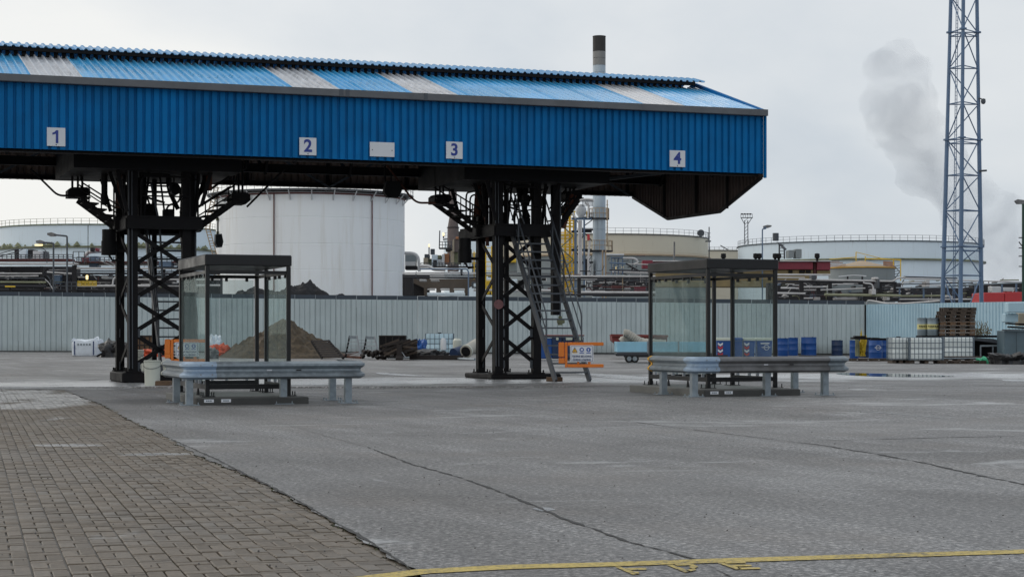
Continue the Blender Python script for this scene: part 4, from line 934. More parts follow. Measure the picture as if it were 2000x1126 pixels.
for i in range(16):
    a = FC + dB*1.1*i; zt = top_r+ .0*i; m_ = MB(); m_.corr(a+ZZ*(gz(a.x,a.y)+.02), dB, ZZ, nB, 1.095, zt-gz(a.x,a.y), .22, .55, .12, .045); ob('fence_panel', m_, M['fenceb'], fb)
m_ = MB(); m_.bar(FC+nF*.03+ZZ*0, FC+nF*.03+ZZ*2.9, .07, .07, (0,1,0)); ob('corner_post', m_, M['black'], fb)
m_ = MB(); m_.tube([W(1693,594,105.5),W(1694,586,105.3),W(1705,587,105),W(1730,592,104),W(1770,592,103),W(1835,587,100)], .045, 6, .3); ob('top_pipe', m_, M['pipew'], fb)

# ------------------------------------------------------------------ tanks
def railing(m_, c, r, z, a0, a1, n, h=1.05, t=.025):
    P = [Vector((c.x+math.cos(a0+(a1-a0)*k/n)*r, c.y+math.sin(a0+(a1-a0)*k/n)*r, z)) for k in range(n+1)]
    for p in P: m_.bar(p, p+ZZ*h, t, t, (0,1,0))
    for hh in (h, h*.5): m_.tube([p+ZZ*hh for p in P], t*.6, 4)
def tank(label, px, half, topy, Y, mat, ring=None, railn=40, ringmat=None, extra=None, rmat=None, railh=1.05, cone=0.0):
    R_ = half/F*Y; c = W(px, 650, Y); c.z = 0; zt = H+(650-topy)/F*(Y-R_)
    t = thing('storage_tank', label, 'tank', (c.x,c.y,0), 0, 'storage tanks beyond the fence')
    m_ = MB(); cs = [(R_, -.5)]; nb = 6
    for k in range(1, nb): zz = zt*k/nb; cs += [(R_, zz-.03), (R_-.03, zz), (R_, zz+.03)]
    cs += [(R_, zt), (R_-.05, zt+.06), (0, zt+.06+cone)]
    m_.lathe(cs, 96, (c.x,c.y,0)); ob('shell', m_, mat, t)
    m_ = MB(); m_.lathe([(R_+.01,zt-.12),(R_+.14,zt-.10),(R_+.14,zt+.0),(R_+.01,zt+.0)], 96, (c.x,c.y,0)); ob('rim', m_, rmat or M['steel'], t)
    if railn:
        m_ = MB(); railing(m_, c, R_+.1, zt, -math.pi, 0, railn, railh, .04); ob('railing', m_, rmat or M['steel'], t)
    if ring:
        for ry in ring:
            zr = H+(650-ry)/F*(Y-R_); m_ = MB(); m_.lathe([(R_+.01,zr-.12),(R_+.35,zr-.12),(R_+.35,zr+.06),(R_+.01,zr+.08)], 96, (c.x,c.y,0)); ob('wind_girder', m_, ringmat or M['moss'], t)
    return t, c, R_, zt
tk, c, R_, zt = tank('wide pale blue storage tank at the far left behind the street lamps', 210, 215, 437, 215, M['tank'], ring=[481], railn=46, railh=.62, rmat=M['moss'])
m_ = MB()
for k in range(60):
    a = -math.pi*random.uniform(.1,.9); p = Vector((c.x+math.cos(a)*(R_+.22), c.y+math.sin(a)*(R_+.22), H+(650-481)/F*(215-R_)+.1)); h_ = random.uniform(.15,.5); m_.cone(p, p+ZZ*h_, h_*.9, .02, 5)
ob('weeds', m_, M['moss'], tk, kind='stuff')
big, c, R_, zt = tank('tall white storage tank between the two towers', 607, 183, 371, 150, M['tankw'], railn=0, rmat=M['rackc'])
m_ = MB(); m_.lathe([(R_+.015,zt-.30),(R_+.06,zt-.30),(R_+.06,zt-.16),(R_+.015,zt-.16)], 96, (c.x,c.y,0)); ob('red_band', m_, M['redline'], big)
m_ = MB(); m_.lathe([(R_+.02,zt+.02),(R_+.75,zt+.02),(R_+.75,zt+.10),(R_+.02,zt+.10)], 96, (c.x,c.y,0)); ob('walkway', m_, M['steel'], big)
m_ = MB(); railing(m_, c, R_+.72, zt+.1, -math.pi, 0, 36, .55, .03); ob('railing', m_, M['steel'], big)
for k in range(14):
    a = -math.pi*(k+.7)/14.5; d = Vector((math.cos(a),math.sin(a),0)); m_ = MB(); p = Vector((c.x,c.y,zt))+d*(R_+.02); m_.bar(p-ZZ*.75, p+d*.68, .07, .07); m_.bar(p-ZZ*.75,p-ZZ*.05,.08,.05,d); ob('bracket', m_, M['white'], big)
for px in (558, 738):
    s_ = (px-607)/183; a = -math.acos(max(-1,min(1,s_*.98))); d = Vector((math.cos(a),math.sin(a),0)); p = Vector((c.x,c.y,0))+d*(R_+.10)
    m_ = MB(); m_.tube([p+ZZ*.2,p+ZZ*(zt-.2)], .05, 8); ob('fire_pipe', m_, M['redline'], big)
m_ = MB(); p0 = W(523,366,143.5); p1 = W(541,394,143); m_.bar(p0,p1,.12,.12); m_.box(p1.x-.3,p1.x+.25,p1.y-.2,p1.y+.2,p1.z-.12,p1.z); ob('davit', m_, M['white'], big)
# winding stair on the left flank of the big tank
stq = thing('tank_stair', 'rusty zigzag ladder stair on the left side of the tall white tank', 'stair', W(415,575,150), 0)
pts = [(427,366),(419,395),(412,425),(410,447),(416,470),(424,500),(426,530),(428,570)]
for (a,b) in zip(pts, pts[1:]):
    for off in (-8, 0):
        m_ = MB(); m_.bar(W(a[0]+off,a[1],147), W(b[0]+off,b[1],147), .07, .07, (0,1,0)); ob('stringer', m_, M['coneroof'], stq)
    n = max(2, int((b[1]-a[1])/5))
    for k in range(n):
        u = k/n; x = a[0]+(b[0]-a[0])*u; y = a[1]+(b[1]-a[1])*u; m_ = MB(); m_.bar(W(x-8,y,147), W(x,y,147), .18, .05); ob('step', m_, M['coneroof'], stq)
for (x,y) in ((430,428),(431,455)): m_ = MB(); m_.bar(W(x-8,y,147), W(x+4,y,147), .25,.25); ob('landing', m_, M['moss'], stq)
tank('pale tank with a railed top just behind the black canister of the right tower', 965, 98, 462, 260, M['tank'], railn=26, railh=.8)
bt, c, R_, zt = tank('broad cream storage tank right of the chimney', 1175, 207, 456, 235, M['tankb'], ring=[496], railn=44, railh=.7, ringmat=M['coneroof'])
m_ = MB(); m_.lathe([(R_+.05,-.5),(R_+.05,H+(650-499)/F*(235-R_))], 96, (c.x,c.y,0)); ob('lower_course', m_, M['tankg'], bt)
m_ = MB(); m_.tube([W(1385,560,225),W(1385,443,225)], .07, 6); m_.box(*(W(1378,650,225).x, W(1388,650,225).x, 224.5, 225.5, W(0,472,225).z, W(0,470,225).z))
for yy in (455,463): m_.bar(W(1378,yy,224.9), W(1388,yy,224.9), .05,.05)
ob('ladder', m_, M['steel'], bt); m_ = MB(); m_.cone(W(1369,455,228),W(1369,455,227),.45,.45,12); m_.bar(W(1369,459,227.5),W(1369,464,227.5),.1,.1); ob('vent', m_, M['steel'], bt)
m_ = MB(); m_.tube([W(1317,508,190),W(1317,472,190)], .09, 6); single('vent_pipe', m_, M['galv2'], 'slim grey vent pipe standing before the cream tank', 'pipe')
tk3, c, R_, zt = tank('small far cream tank with a leaning boom on top', 1395, 82, 488, 270, M['tankb'], railn=30, railh=.45)
m_ = MB(); m_.bar(W(1407,479,268),W(1426,490,268),.3,.12); ob('boom', m_, M['steel'], tk3)
rt, c, R_, zt = tank('wide pale blue storage tank on the right behind the lattice mast', 1678, 235, 469, 225, M['tank'], ring=[505], railn=50, railh=.62)
m_ = MB()
for (x0,x1,y0,y1) in ((1549,1563,487,505),(1535,1548,489,504)): p = W(x0,y1,205); q = W(x1,y0,204); m_.box(p.x,q.x,203,205,p.z,q.z)
ob('equipment_box', m_, M['tankg'], rt)
m_ = MB(); m_.tube([W(1515,470,206),W(1515,455,206)], .35, 8); m_.tube([W(1511,468,206),W(1520,461,206)], .15, 6); m_.bar(W(1521,474,206),W(1534,487,205),.3,.15); m_.bar(W(1522,474,206),W(1522,505,206),.15,.15); m_.bar(W(1532,485,205),W(1532,505,205),.15,.15)
for k in range(5): m_.bar(W(1522,478+k*6,205.5),W(1532,478+k*6,205.5),.06,.06)
ob('access_tower', m_, M['steel'], rt)
ct, c, R_, zt = tank('small grey tank with a tan cone roof and yellow rails', 1683, 64, 520, 170, M['tankg'], railn=0, rmat=M['yellow'], cone=.0)
m_ = MB(); m_.lathe([(R_+.12,zt),(R_*.45,zt+.35),(.3,zt+.62),(0,zt+.64)], 64, (c.x,c.y,0)); ob('cone_roof', m_, M['coneroof'], ct)
for (p0,p1) in (((1672,510),(1672,492)),((1690,510),(1690,500)),((1745,518),(1745,505)),((1759,548),(1759,508))): m_ = MB(); m_.bar(W(*p0,167),W(*p1,167),.08,.08,(0,1,0)); ob('rail_post', m_, M['ystair'], ct)
m_ = MB(); m_.tube([W(1672,492,167),W(1720,504,167),W(1759,508,167)],.03,5); m_.tube([W(1620,506,167),W(1672,502,167)],.04,5); m_.tube([W(1690,505,167),W(1760,507,167)],.05,5); ob('handrail', m_, M['ystair'], ct)
for k in range(4): m_ = MB(); m_.bar(W(1618,511+k*3,168),W(1640+6*k,510+k*3,168),.06,.06); m_.bar(W(1725,511+k*2.5,168),W(1747,512+k*2.5,168),.06,.10); ob('roof_rail', m_, M['rustbox'], ct)
m_ = MB()
for k in range(6): m_.bar(W(1747,520+k*5,166),W(1757,518+k*5,166),.3,.05)
m_.bar(W(1747,520,166),W(1757,530,166),.06,.06); m_.bar(W(1757,530,166),W(1747,545,166),.06,.06); ob('stair', m_, M['steel'], ct)

# ------------------------------------------------------------------ chimney, flare cone, process units
Yc = 160
ch = thing('chimney', 'tall clad chimney with sooty black top behind the canopy', 'chimney', W(1170,650,Yc)-ZZ*H, 0)
r = 12.6/F*Yc; cx = W(1170.3,650,Yc)
def zof(y, Y=Yc): return H+(650-y)/F*Y
segs = [(590,535,1.08,'stack'),(535,492,1.06,'stack')] + [(492-22*k, 470-22*k, 1.0, 'stack') for k in range(15)] + [(162,142,.99,'stack'),(142,128,.99,'stack'),(128,114,.99,'stackg'),(114,101,1.0,'stackg'),(101,72,1.0,'soot')]
for (y0,y1,k,mt) in segs:
    m_ = MB(); z0, z1 = zof(y0), zof(y1); m_.lathe([(r*k*.97,z0),(r*k,z0+.02),(r*k,z1-.05),(r*k*1.012,z1-.04),(r*k*1.012,z1-.01),(r*k*.97,z1)], 28, (cx.x,cx.y,0)); ob('stack_section', m_, M[mt], ch)
m_ = MB(); m_.lathe([(r*.97,zof(72)),(r*1.03,zof(72)),(r*1.03,zof(71)),(r*.8,zof(71)),(r*.8,zof(90)),(0,zof(90))], 28, (cx.x,cx.y,0)); ob('stack_mouth', m_, M['soot'], ch)
for (yp, x0, x1) in ((489,1143,1197),(426,1150,1190)):
    z = zof(yp); rr = (x1-x0)/2/F*Yc; c_ = W((x0+x1)/2,650,Yc); m_ = MB(); m_.lathe([(r*1.1,z-.12),(rr,z-.12),(rr,z),(r*1.1,z),(r*1.1,z-.12)], 20, (c_.x,c_.y,0)); ob('platform', m_, M['rackc'], ch)
    m_ = MB(); railing(m_, Vector((c_.x,c_.y,0)), rr-.03, z, 0, 2*math.pi, 16, .85, .045); ob('railing', m_, M['coneroof'], ch)
m_ = MB()
for x in (1177,1183): m_.tube([W(x,590,158),W(x,488,158)], .07, 6)
ob('downpipe', m_, M['coneroof'], ch)
m_ = MB(); m_.tube([W(1186,480,159),W(1186,390,159)], .05, 6)
for k in range(14): m_.bar(W(1184,400+k*6,159), W(1188,400+k*6,159), .05,.05)
ob('ladder', m_, M['coneroof'], ch)
fl = thing('flare_cone', 'rusty grey tapering stack left of the right tower', 'stack', W(885,600,165), 0)
m_ = MB(); c_ = W(885,650,165); k_ = 165/F
m_.lathe([(11*k_,zof(530,165)),(11.5*k_,zof(470,165)),(11*k_,zof(445,165)),(7.5*k_,zof(424,165)),(7*k_,zof(330,165)),(0,zof(330,165))], 20, (c_.x,c_.y,0)); ob('shell', m_, M['flare'], fl)
for yy in (482, 445): m_ = MB(); m_.lathe([(11.2*k_,zof(yy,165)),(12.3*k_,zof(yy,165)),(12.3*k_,zof(yy-1.5,165)),(11.2*k_,zof(yy-1.5,165))], 20, (c_.x,c_.y,0)); ob('flange', m_, M['rackc'], fl)
def bx(name, x0, x1, y0, y1, Y, mat, parent, dep=3.0):
    p = W(x0,y1,Y); q = W(x1,y0,Y); m_ = MB(); m_.bbox(p.x,q.x,Y,Y+dep,p.z,q.z,.03); return ob(name, m_, mat, parent)
un = thing('process_unit', 'cluster of beige, white and rust coloured cabinets between white tank and right tower', 'plant unit', W(870,600,158), 0)
for (x0,x1,y0,y1,mt,d) in ((827,836,503,517,'beige',0),(836,844,505,517,'moss',1),(843,855,497,521,'tank',0),(846,853,507,521,'piped',-.5),(855,862,498,505,'moss',0),(855,863,506,521,'white',0),(863,868,496,518,'white',-.4),(866,877,495,515,'rustbox',0),
    (880,887,490,516,'beige',0),(887,899,491,515,'moss',.3),(885,897,466,492,'flare',0),(890,896,462,467,'rustbox',-.3),(884,887,468,492,'beige',-.5),(870,882,484,490,'rackc',.2),(791,812,497,514,'tankg',0),(791,812,511,519,'pipew',-.3),(791,815,519,526,'rackc',0),(829,838,496,503,'steel',0),(922,934,513,533,'blueg',0),(922,930,498,512,'white',.5),(922,932,494,500,'beige',.2)):
    bx('cabinet', x0,x1,y0,y1,155+d,M[mt],un,2)
m_ = MB(); m_.tube([W(786,494,152),W(817,494,152),W(819,530,152)], .13, 10, .8); ob('bent_duct', m_, M['pipew'], un)
for (x0,x1,y) in ((858,882,485),(822,930,521)): m_ = MB(); m_.bar(W(x0,y,152),W(x1,y,152),.6,.12); ob('deck', m_, M['rackc'], un)
m_ = MB()
for (x0,x1,y,h_) in ((858,882,485,13),(822,930,520,7)):
    n = int((x1-x0)/6)
    for k in range(n+1): x = x0+(x1-x0)*k/n; m_.bar(W(x,y,151.8),W(x,y-h_,151.8),.05,.05,(0,1,0))
    for q in (1,.55): m_.bar(W(x0,y-h_*q,151.8),W(x1,y-h_*q,151.8),.05,.05)
ob('railing', m_, M['steel'], un)
for (u_,v_,r_) in ((W(858,485,152),W(859,450,152),.05),(W(838,503,152),W(838,482,152),.05),(W(845,497,153),W(845,486,153),.2)): ob('standpipe', MB().tube([u_,v_],r_,6), M['steel'], un)
for (px,py,Y,h_) in ((866,457,151,7),(838,479,151,6),(170,541,128,10),(1216,522,150,6),(1203,523,150,4)):
    c_ = W(px,py,Y); t = thing('bulkhead_lamp', {866:'lit amber lamp beside the tapering rusty stack',838:'lit amber lamp above the beige cabinet',170:'bright amber lamp over the yellow rail at left',1216:'lit amber lamp right of the chimney',1203:'faint amber lamp just right of the chimney'}[px], 'lamp', c_, 0, 'lit plant lamps')
    m_ = MB(); k = h_/2*Y/F; m_.lathe([(0,-k),(k*.45,-k*.8),(k*.5,k*.6),(0,k*.9)], 10); ob('globe', m_, M['lamp'], t, world=False); m_ = MB(); m_.cone((0,0,-k*2.2),(0,0,-k),.05,.05,6); ob('stem', m_, M['rackc'], t, world=False)

ys_ = thing('stair_tower', 'yellow railed stair tower left of the chimney', 'stair tower', W(1110,600,165), 0)
rnd = random.Random(3)
for x in (1092,1104,1113,1121): m_ = MB(); m_.bar(W(x,575,164+rnd.random()*2),W(x,402+rnd.random()*20,165),.2,.2,(0,1,0)); ob('post', m_, M['ystair'], ys_)
for k in range(15):
    y = 408+k*11.5; x0 = 1092+rnd.randint(-4,4); x1 = 1120+rnd.randint(0,6); m_ = MB(); m_.bar(W(x0,y,164),W(x1,y,164),.1,.11)
    if k % 2 == 0: m_.bar(W(x0,y+5,164),W(x1,y+5,164),.6,.10)
    ob('rail', m_, M['ystair'], ys_)
for k in range(7):
    y = 415+k*23; m_ = MB(); m_.bar(W(1095,y,163),W(1119,y+22,163),.25,.10) if k % 2 else m_.bar(W(1119,y,163),W(1095,y+22,163),.25,.10); ob('flight', m_, M['moss'], ys_)
for (x0,x1,y0,y1,mt) in ((1112,1117,462,510,'pipew'),(1095,1100,515,570,'tankg'),(1084,1092,470,560,'pipew')): m_ = MB(); m_.tube([W((x0+x1)/2,y1,166),W((x0+x1)/2,y0,166)],(x1-x0)/2/F*166,10); ob('riser', m_, M[mt], ys_)
for (x0,x1,y) in ((1098,1122,412),(1096,1122,436),(1130,1146,412)): 
    m_ = MB(); m_.bar(W(x0,y,163),W(x1,y,163),.06,.06); m_.bar(W(x0,y+5,163),W(x1,y+5,163),.06,.06)
    for q in range(4): m_.bar(W(x0+(x1-x0)*q/3,y,163),W(x0+(x1-x0)*q/3,y+12,163),.06,.06,(0,1,0))
    ob('guard', m_, M['ystair'], ys_)
sf = thing('column_frame', 'blue grey steel frame holding a white vessel left of the chimney', 'steel frame', W(1135,600,158), 0)
for x in (1124,1141): m_ = MB(); m_.ibeam(W(x,580,157),W(x,426,157),.22 if x < 1130 else .15,.22,(0,1,0)); ob('column', m_, M['blueg'], sf)
for y in (427,452,488,540): m_ = MB(); m_.ibeam(W(1116,y,157),W(1156,y,157),.16,.2); ob('beam', m_, M['blueg'] if y < 430 else M['rackc'], sf)
for (a,b) in (((1126,430),(1142,452)),((1142,455),(1126,485)),((1126,492),(1142,520)),((1142,440),(1156,430)),((1142,455),(1156,470))): m_ = MB(); m_.bar(W(*a,157.2),W(*b,157.2),.08,.08); ob('brace', m_, M['rackc'], sf)
m_ = MB(); c_ = W(1135,650,158); m_.lathe([(0,zof(398,158)),(.25,zof(400,158)),(.45,zof(407,158)),(.45,zof(416,158)),(.2,zof(425,158)),(0,zof(425,158))], 16, (c_.x,c_.y,0)); ob('vessel', m_, M['white'], sf)
for (p) in ([(1122,410),(1122,396),(1140,388),(1158,390)],[(1125,426),(1118,418),(1120,400)],[(1148,426),(1150,400),(1143,395)],[(1152,470),(1149,500),(1149,540)],[(1131,545),(1131,430)],[(1135,540),(1135,430)]):
    m_ = MB(); m_.tube([W(x,y,156.5) for x,y in p],.09,8,.4); ob('process_pipe', m_, M['pipew'], sf)
bx('red_tank', 1147,1152,457,469,156,M['red'],sf,.3); bx('cabinet',1141,1150,505,545,159,M['rackc'],sf,1)
for (x0,x1,y,mt) in ((1118,1160,392,'white'),(1140,1158,425,'rackc'),(1128,1158,448,'rackc'),(1120,1158,512,'rackc')): m_ = MB(); m_.bar(W(x0,y,157.5),W(x1,y,157.5),.5,.14); ob('deck', m_, M[mt], sf)
m_ = MB()
for k in range(9): m_.bar(W(1138+k*2.4,403,156.5),W(1138+k*2.4,390,156.5),.05,.05,(0,1,0)); m_.bar(W(1143+k*2,425,156.5),W(1143+k*2,414,156.5),.04,.04,(0,1,0))
ob('railing', m_, M['steel'], sf)
wt = thing('white_tower', 'white tapering tower with cross bracing left of the chimney foot', 'tower', W(1150,600,175), 0)
m_ = MB(); p = [W(1143,575,175),W(1157,575,175),W(1154,500,175),W(1146,500,175)]; m_.prism(p,(0,1,0),1.0); ob('casing', m_, M['white'], wt)
for k in range(4): m_ = MB(); m_.bar(W(1146,502+k*16,174.9),W(1154,516+k*16,174.9),.05,.07); m_.bar(W(1154,502+k*16,174.8),W(1146,516+k*16,174.8),.05,.07); ob('brace', m_, M['steel'], wt)

# ------------------------------------------------------------------ pipe racks
def rack(label, items, Y, loc):
    t = thing('pipe_rack', label, 'pipe rack', loc, 0, 'pipe racks behind the fence')
    for it in items:
        k = it[0]
        if k == 'p': _, x0, y0, x1, y1, th, mt = it[:7]; dy = it[7] if len(it) > 7 else 0; m_ = MB(); m_.tube([W(x0,y0,Y+dy),W(x1,y1,Y+dy)], th/2/F*Y, 8); ob('pipe', m_, M[mt], t)
        elif k == 'b': _, pts, th, mt = it[:4]; dy = it[4] if len(it) > 4 else 0; m_ = MB(); m_.tube([W(x,y,Y+dy) for x,y in pts], th/2/F*Y, 8, .5); ob('pipe', m_, M[mt], t)
        elif k == 'c': _, x, y0, y1, w_, mt = it; m_ = MB(); m_.bar(W(x,y1,Y+.5),W(x,y0,Y+.5), w_/F*Y, w_/F*Y*.8, (0,1,0)); ob('column', m_, M[mt], t)
        elif k == 'd': _, x0, x1, y, th, mt = it; m_ = MB(); m_.bar(W(x0,y,Y+.8),W(x1,y,Y+.8), 1.4, th/F*Y); ob('deck', m_, M[mt], t)
        elif k == 'r':
            _, x0, x1, y, h_, mt = it; m_ = MB(); n = max(2,int((x1-x0)/9))
            for q in range(n+1): x = x0+(x1-x0)*q/n; m_.bar(W(x,y,Y-.3),W(x,y-h_,Y-.3),.05,.05,(0,1,0))
            for q in (1,.5): m_.bar(W(x0,y-h_*q,Y-.3),W(x1,y-h_*q,Y-.3),.05,.05)
            ob('railing', m_, M[mt], t)
        elif k == 'x': _, x0, x1, y0, y1, mt, dy = it; bx('equipment', x0,x1,y0,y1,Y+dy,M[mt],t,1.2)
    return t
rnd = random.Random(11)
def fine(x0, x1, y0, y1, n):        # small bore lines, drops, valves and supports between the big pipes
    out = []
    for k in range(n):
        x = rnd.uniform(x0, x1); y = rnd.uniform(y0, y1); mt = rnd.choice(['pipew','pipew','steel','piped','galv2','rackc','pipew','moss','redline']); q = rnd.random(); d = rnd.uniform(.8, 3.4)
        if q < .38: L = rnd.uniform(8, 45); out.append(('p', x, y, min(x+L, x1), y+rnd.uniform(-.6,.6), rnd.uniform(.9,2.4), mt, d))
        elif q < .62: out.append(('b', [(x,y),(x,min(y+rnd.uniform(5,18),y1+4))], rnd.uniform(.8,2.0), mt, d))
        elif q < .8: h_ = rnd.uniform(4,11)*rnd.choice((-1,1)); out.append(('b', [(x,y),(x+rnd.uniform(5,14),y),(x+rnd.uniform(14,16),y+h_)], rnd.uniform(.9,2.2), mt, d))
        else: out.append(('x', x, x+rnd.uniform(1.5,5), y, y+rnd.uniform(1.5,4.5), mt, d))
    return out
left = [('p',-60,515,145,515,4,'pipew'),('p',145,516,420,517,4.5,'pipew',1.5),('d',-60,142,508,5,'redline'),('r',-60,142,506,9,'steel'),('p',150,523.5,430,524.5,4,'pipew'),('p',150,529,430,530,2.5,'steel',.5),('p',150,534,430,534,4,'piped'),
 ('p',-60,526,80,526,11,'piped',.8),('p',-60,533.5,82,533.5,2.4,'pipew',-.5),('p',-60,539,75,538.5,3,'pipew'),('p',-60,543,88,543,2,'steel',-.6),('p',-60,550,90,551,4,'pipeo'),('p',-60,558,90,559,6,'piped'),('p',-60,566,240,567,5,'piped',1),('p',92,531,140,534,3.5,'pipew'),
 ('c',82,520,578,6,'rackc'),('c',145.5,518,578,8,'rackc'),('c',20,520,578,4,'rackc'),('c',240,520,578,6,'rackc'),('c',320,520,578,6,'rackc'),('c',400,520,578,6,'rackc'),('p',152,558,430,557,4.5,'pipew'),('p',250,545,430,546,3,'pipew'),('p',152,541,170,541,3,'pipew',.6),
 ('x',198,213,537,544,'white',1.5),('b',[(237,540),(222,541),(220,556)],4,'pipew'),('d',150,430,512,3,'redline'),('r',150,240,512,10,'steel'),('r',260,430,512,10,'steel'),
 ('b',[(92,538),(100,548),(98,566)],2,'steel',-.8),('b',[(88,545),(96,552),(104,566)],2,'pipew',-.8),('x',105,118,537,554,'blueg',1),('x',118,140,536,566,'piped',1.6),('r',108,150,565,14,'steel'),
 ('b',[(165,500),(172,492),(198,490),(240,492)],7,'pipew',1.8),('x',174,190,500,522,'blueg',1),('x',160,175,503,512,'burg',1.2),('x',176,182,483,491,'rackc',1.2),('x',186,190,484,490,'burg',1.0),('p',188,506,232,524,1.5,'pipew'),('p',200,505,232,520,1.5,'pipew'),
 ('x',28,37,487,505,'rackc',2),('x',37,51,486,506,'tank',1.5),('x',51,66,487,503,'rackc',2),('x',64,79,490,506,'white',1.2),('x',80,88,490,506,'steel',2),('b',[(0,495),(30,486),(80,484),(90,488),(92,515)],1.6,'steel'),('p',0,500,28,493,2,'steel'),('p',28,495,50,483,1.3,'steel'),
 ('r',143,165,515,24,'steel'),('x',310,334,510,524,'blueg',0),('x',345,352,545,552,'white',0),('c',172,440,515,1.2,'rackc')]
for k in range(30):
    x = rnd.uniform(-20,420); left.append(('x',x,x+rnd.uniform(2,9),*(lambda y:(y,y+rnd.uniform(2,8)))(rnd.uniform(528,566)),rnd.choice(['piped','rackc','pipew','steel','piped','rackc']),rnd.uniform(1.5,3)))
left.append(('x',-60,430,538,577,'rackc',6)); left.append(('x',-60,150,520,540,'piped',5))
left += fine(-20, 235, 524, 566, 70)+fine(262, 352, 520, 566, 22)
rk = rack('tangle of horizontal pipes above the fence at the far left', left, 128, W(100,600,128))
yr = thing('yellow_handrail', 'small yellow guard rail among the pipes at far left', 'railing', W(170,557,126), 0)
m_ = MB()
for k in range(6): m_.bar(W(152+k*7.2,557,126),W(152+k*7.2,549,126),.05,.05,(0,1,0))
for q in (549.5,553,557): m_.bar(W(151,q,126),W(189,q,126),.05,.07)
ob('rails', m_, M['ystair'], yr)
m_ = MB(); m_.bar(W(10,559,125.5),W(30,559.3,125.5),.08,.09); single('yellow_marker', m_, M['ystair'], 'short yellow strip on a dark pipe at far left', 'marker')
mid = [('p',786,533,940,533,3.4,'pipew'),('p',786,537,1090,538,3,'piped',.5),('b',[(820,525),(912,525),(915,530),(915,578)],2.6,'blueg',-.8),('b',[(820,519),(838,519),(846,526),(870,527)],6,'pipew',-.3),('p',822,524.5,905,525,3,'pipew',-.2),('p',786,541,935,542,4,'piped'),('p',875,531,898,525,1.2,'pipew'),('x',899,903,524,535,'steel',-.6),
 ('b',[(818,547),(812,540),(813,530)],2,'steel'),('x',791,806,541,577,'rackc',1.5),('x',819,832,545,549,'white',.6),('x',841,857,546,549,'pipew',.6),('p',835,565,850,565,3.4,'pipew',.9),('p',860,565,878,565,3.4,'pipew',.9),('p',886,565,908,565,3.4,'pipew',.9),('x',834,908,571,577,'tank',3),('x',921,933,550,562,'steel',.5),('x',925,936,553,560,'tank',0.3),
 ('p',925,566,1085,567,4.5,'pipew',.5),('p',932,533,1090,534,2.2,'steel'),('p',1085,539,1280,539.5,3.4,'pipew'),('p',1085,543,1280,543.5,2.2,'piped'),('p',1085,546,1280,547,2,'steel',.6),('p',1135,570.5,1280,571,5,'pipew'),('p',1085,575,1280,575,4,'piped'),('c',1131,542,580,7,'rackc'),('c',1183,542,578,3,'rackc'),('c',1216,540,578,2,'coneroof'),('c',1262,540,578,2,'steel'),
 ('p',1172,560,1265,560,1.6,'redline'),('p',1180,556,1265,557,1.6,'rackc'),('p',1172,564,1265,565,1.6,'steel'),('x',1195,1214,556,566,'redline',.9),('x',1240,1262,560,568,'burg',1),('x',1220,1232,562,566,'pipew',.4),('x',1195,1217,502,503.5,'blueg',0),
 ('c',1194,500,536,2,'blueg'),('c',1201,503,536,2,'blueg'),('c',1208,503,536,2,'blueg'),('c',1216,500,536,2.5,'blueg'),('p',1190,513,1222,515,3,'blueg'),('p',1184,497,1219,497,3,'white',1),('b',[(1215,504),(1240,504),(1248,512),(1238,516)],4,'pipew',.5),('p',1222,514,1250,530,3,'rackc'),('p',1190,527,1265,529,3,'piped'),('p',1195,531,1280,533,4,'pipew',1),('x',1255,1275,508,524,'burg',1),
 ('x',975,1010,508,530,'tankg',3),('x',990,1008,505,512,'ystair',2),('x',948,966,548,575,'ystair',2),('x',998,1010,545,570,'tank',1.5),('x',1012,1024,547,568,'rackc',1),('x',1060,1085,550,575,'tankg',3),('x',1087,1100,548,572,'tankg',3)]
for k in range(36):
    x = rnd.uniform(1080,1275) if k < 24 else rnd.uniform(925,1080); mid.append(('x',x,x+rnd.uniform(2,10),*(lambda y:(y,y+rnd.uniform(1.5,6)))(rnd.uniform(542,572)),rnd.choice(['piped','rackc','pipew','steel','redline','rackc','tankg']),rnd.uniform(1,3)))
mid.append(('x',1158,1280,541,578,'rackc',6)); mid.append(('x',786,838,537,577,'rackc',5))
mid += fine(1085, 1272, 528, 572, 95)+fine(925, 1080, 536, 572, 24)+fine(1186, 1268, 498, 532, 22)
for x in (949,960): mid.append(('c',x,480,575,2,'ystair'))
for k in range(9): mid.append(('p',944,484+k*9,966,484+k*9,1.3,'ystair',.2))
for x in (926,936): mid.append(('c',x,490,545,2,'ystair'))
for k in range(5): mid.append(('p',922,494+k*10,940,494+k*10,1.3,'ystair',.2))
rack('pipes and brown concrete trestle above the fence around the right tower', mid, 135, W(1000,600,135))
br = thing('concrete_trestle', 'brown concrete trestle with flared heads left of the right tower', 'trestle', W(870,600,139), 0)
m_ = MB()
for (x0,x1) in ((808,834),(852,860),(878,887),(908,915),(918,926)):
    pass
m_.prism([W(800,549,139),W(828,562,139),W(828,577,139),W(834,577,139),W(834,562,139),W(852,562,139),W(852,577,139),W(860,577,139),W(860,562,139),W(878,562,139),W(878,577,139),W(886,577,139),W(886,562,139),W(907,562,139),W(907,577,139),W(914,577,139),W(914,562,139),W(935,549,139),W(935,544,139),W(800,544,139)][::-1],(0,1,0),1.6)
ob('crosshead', m_, M['brown'], br)
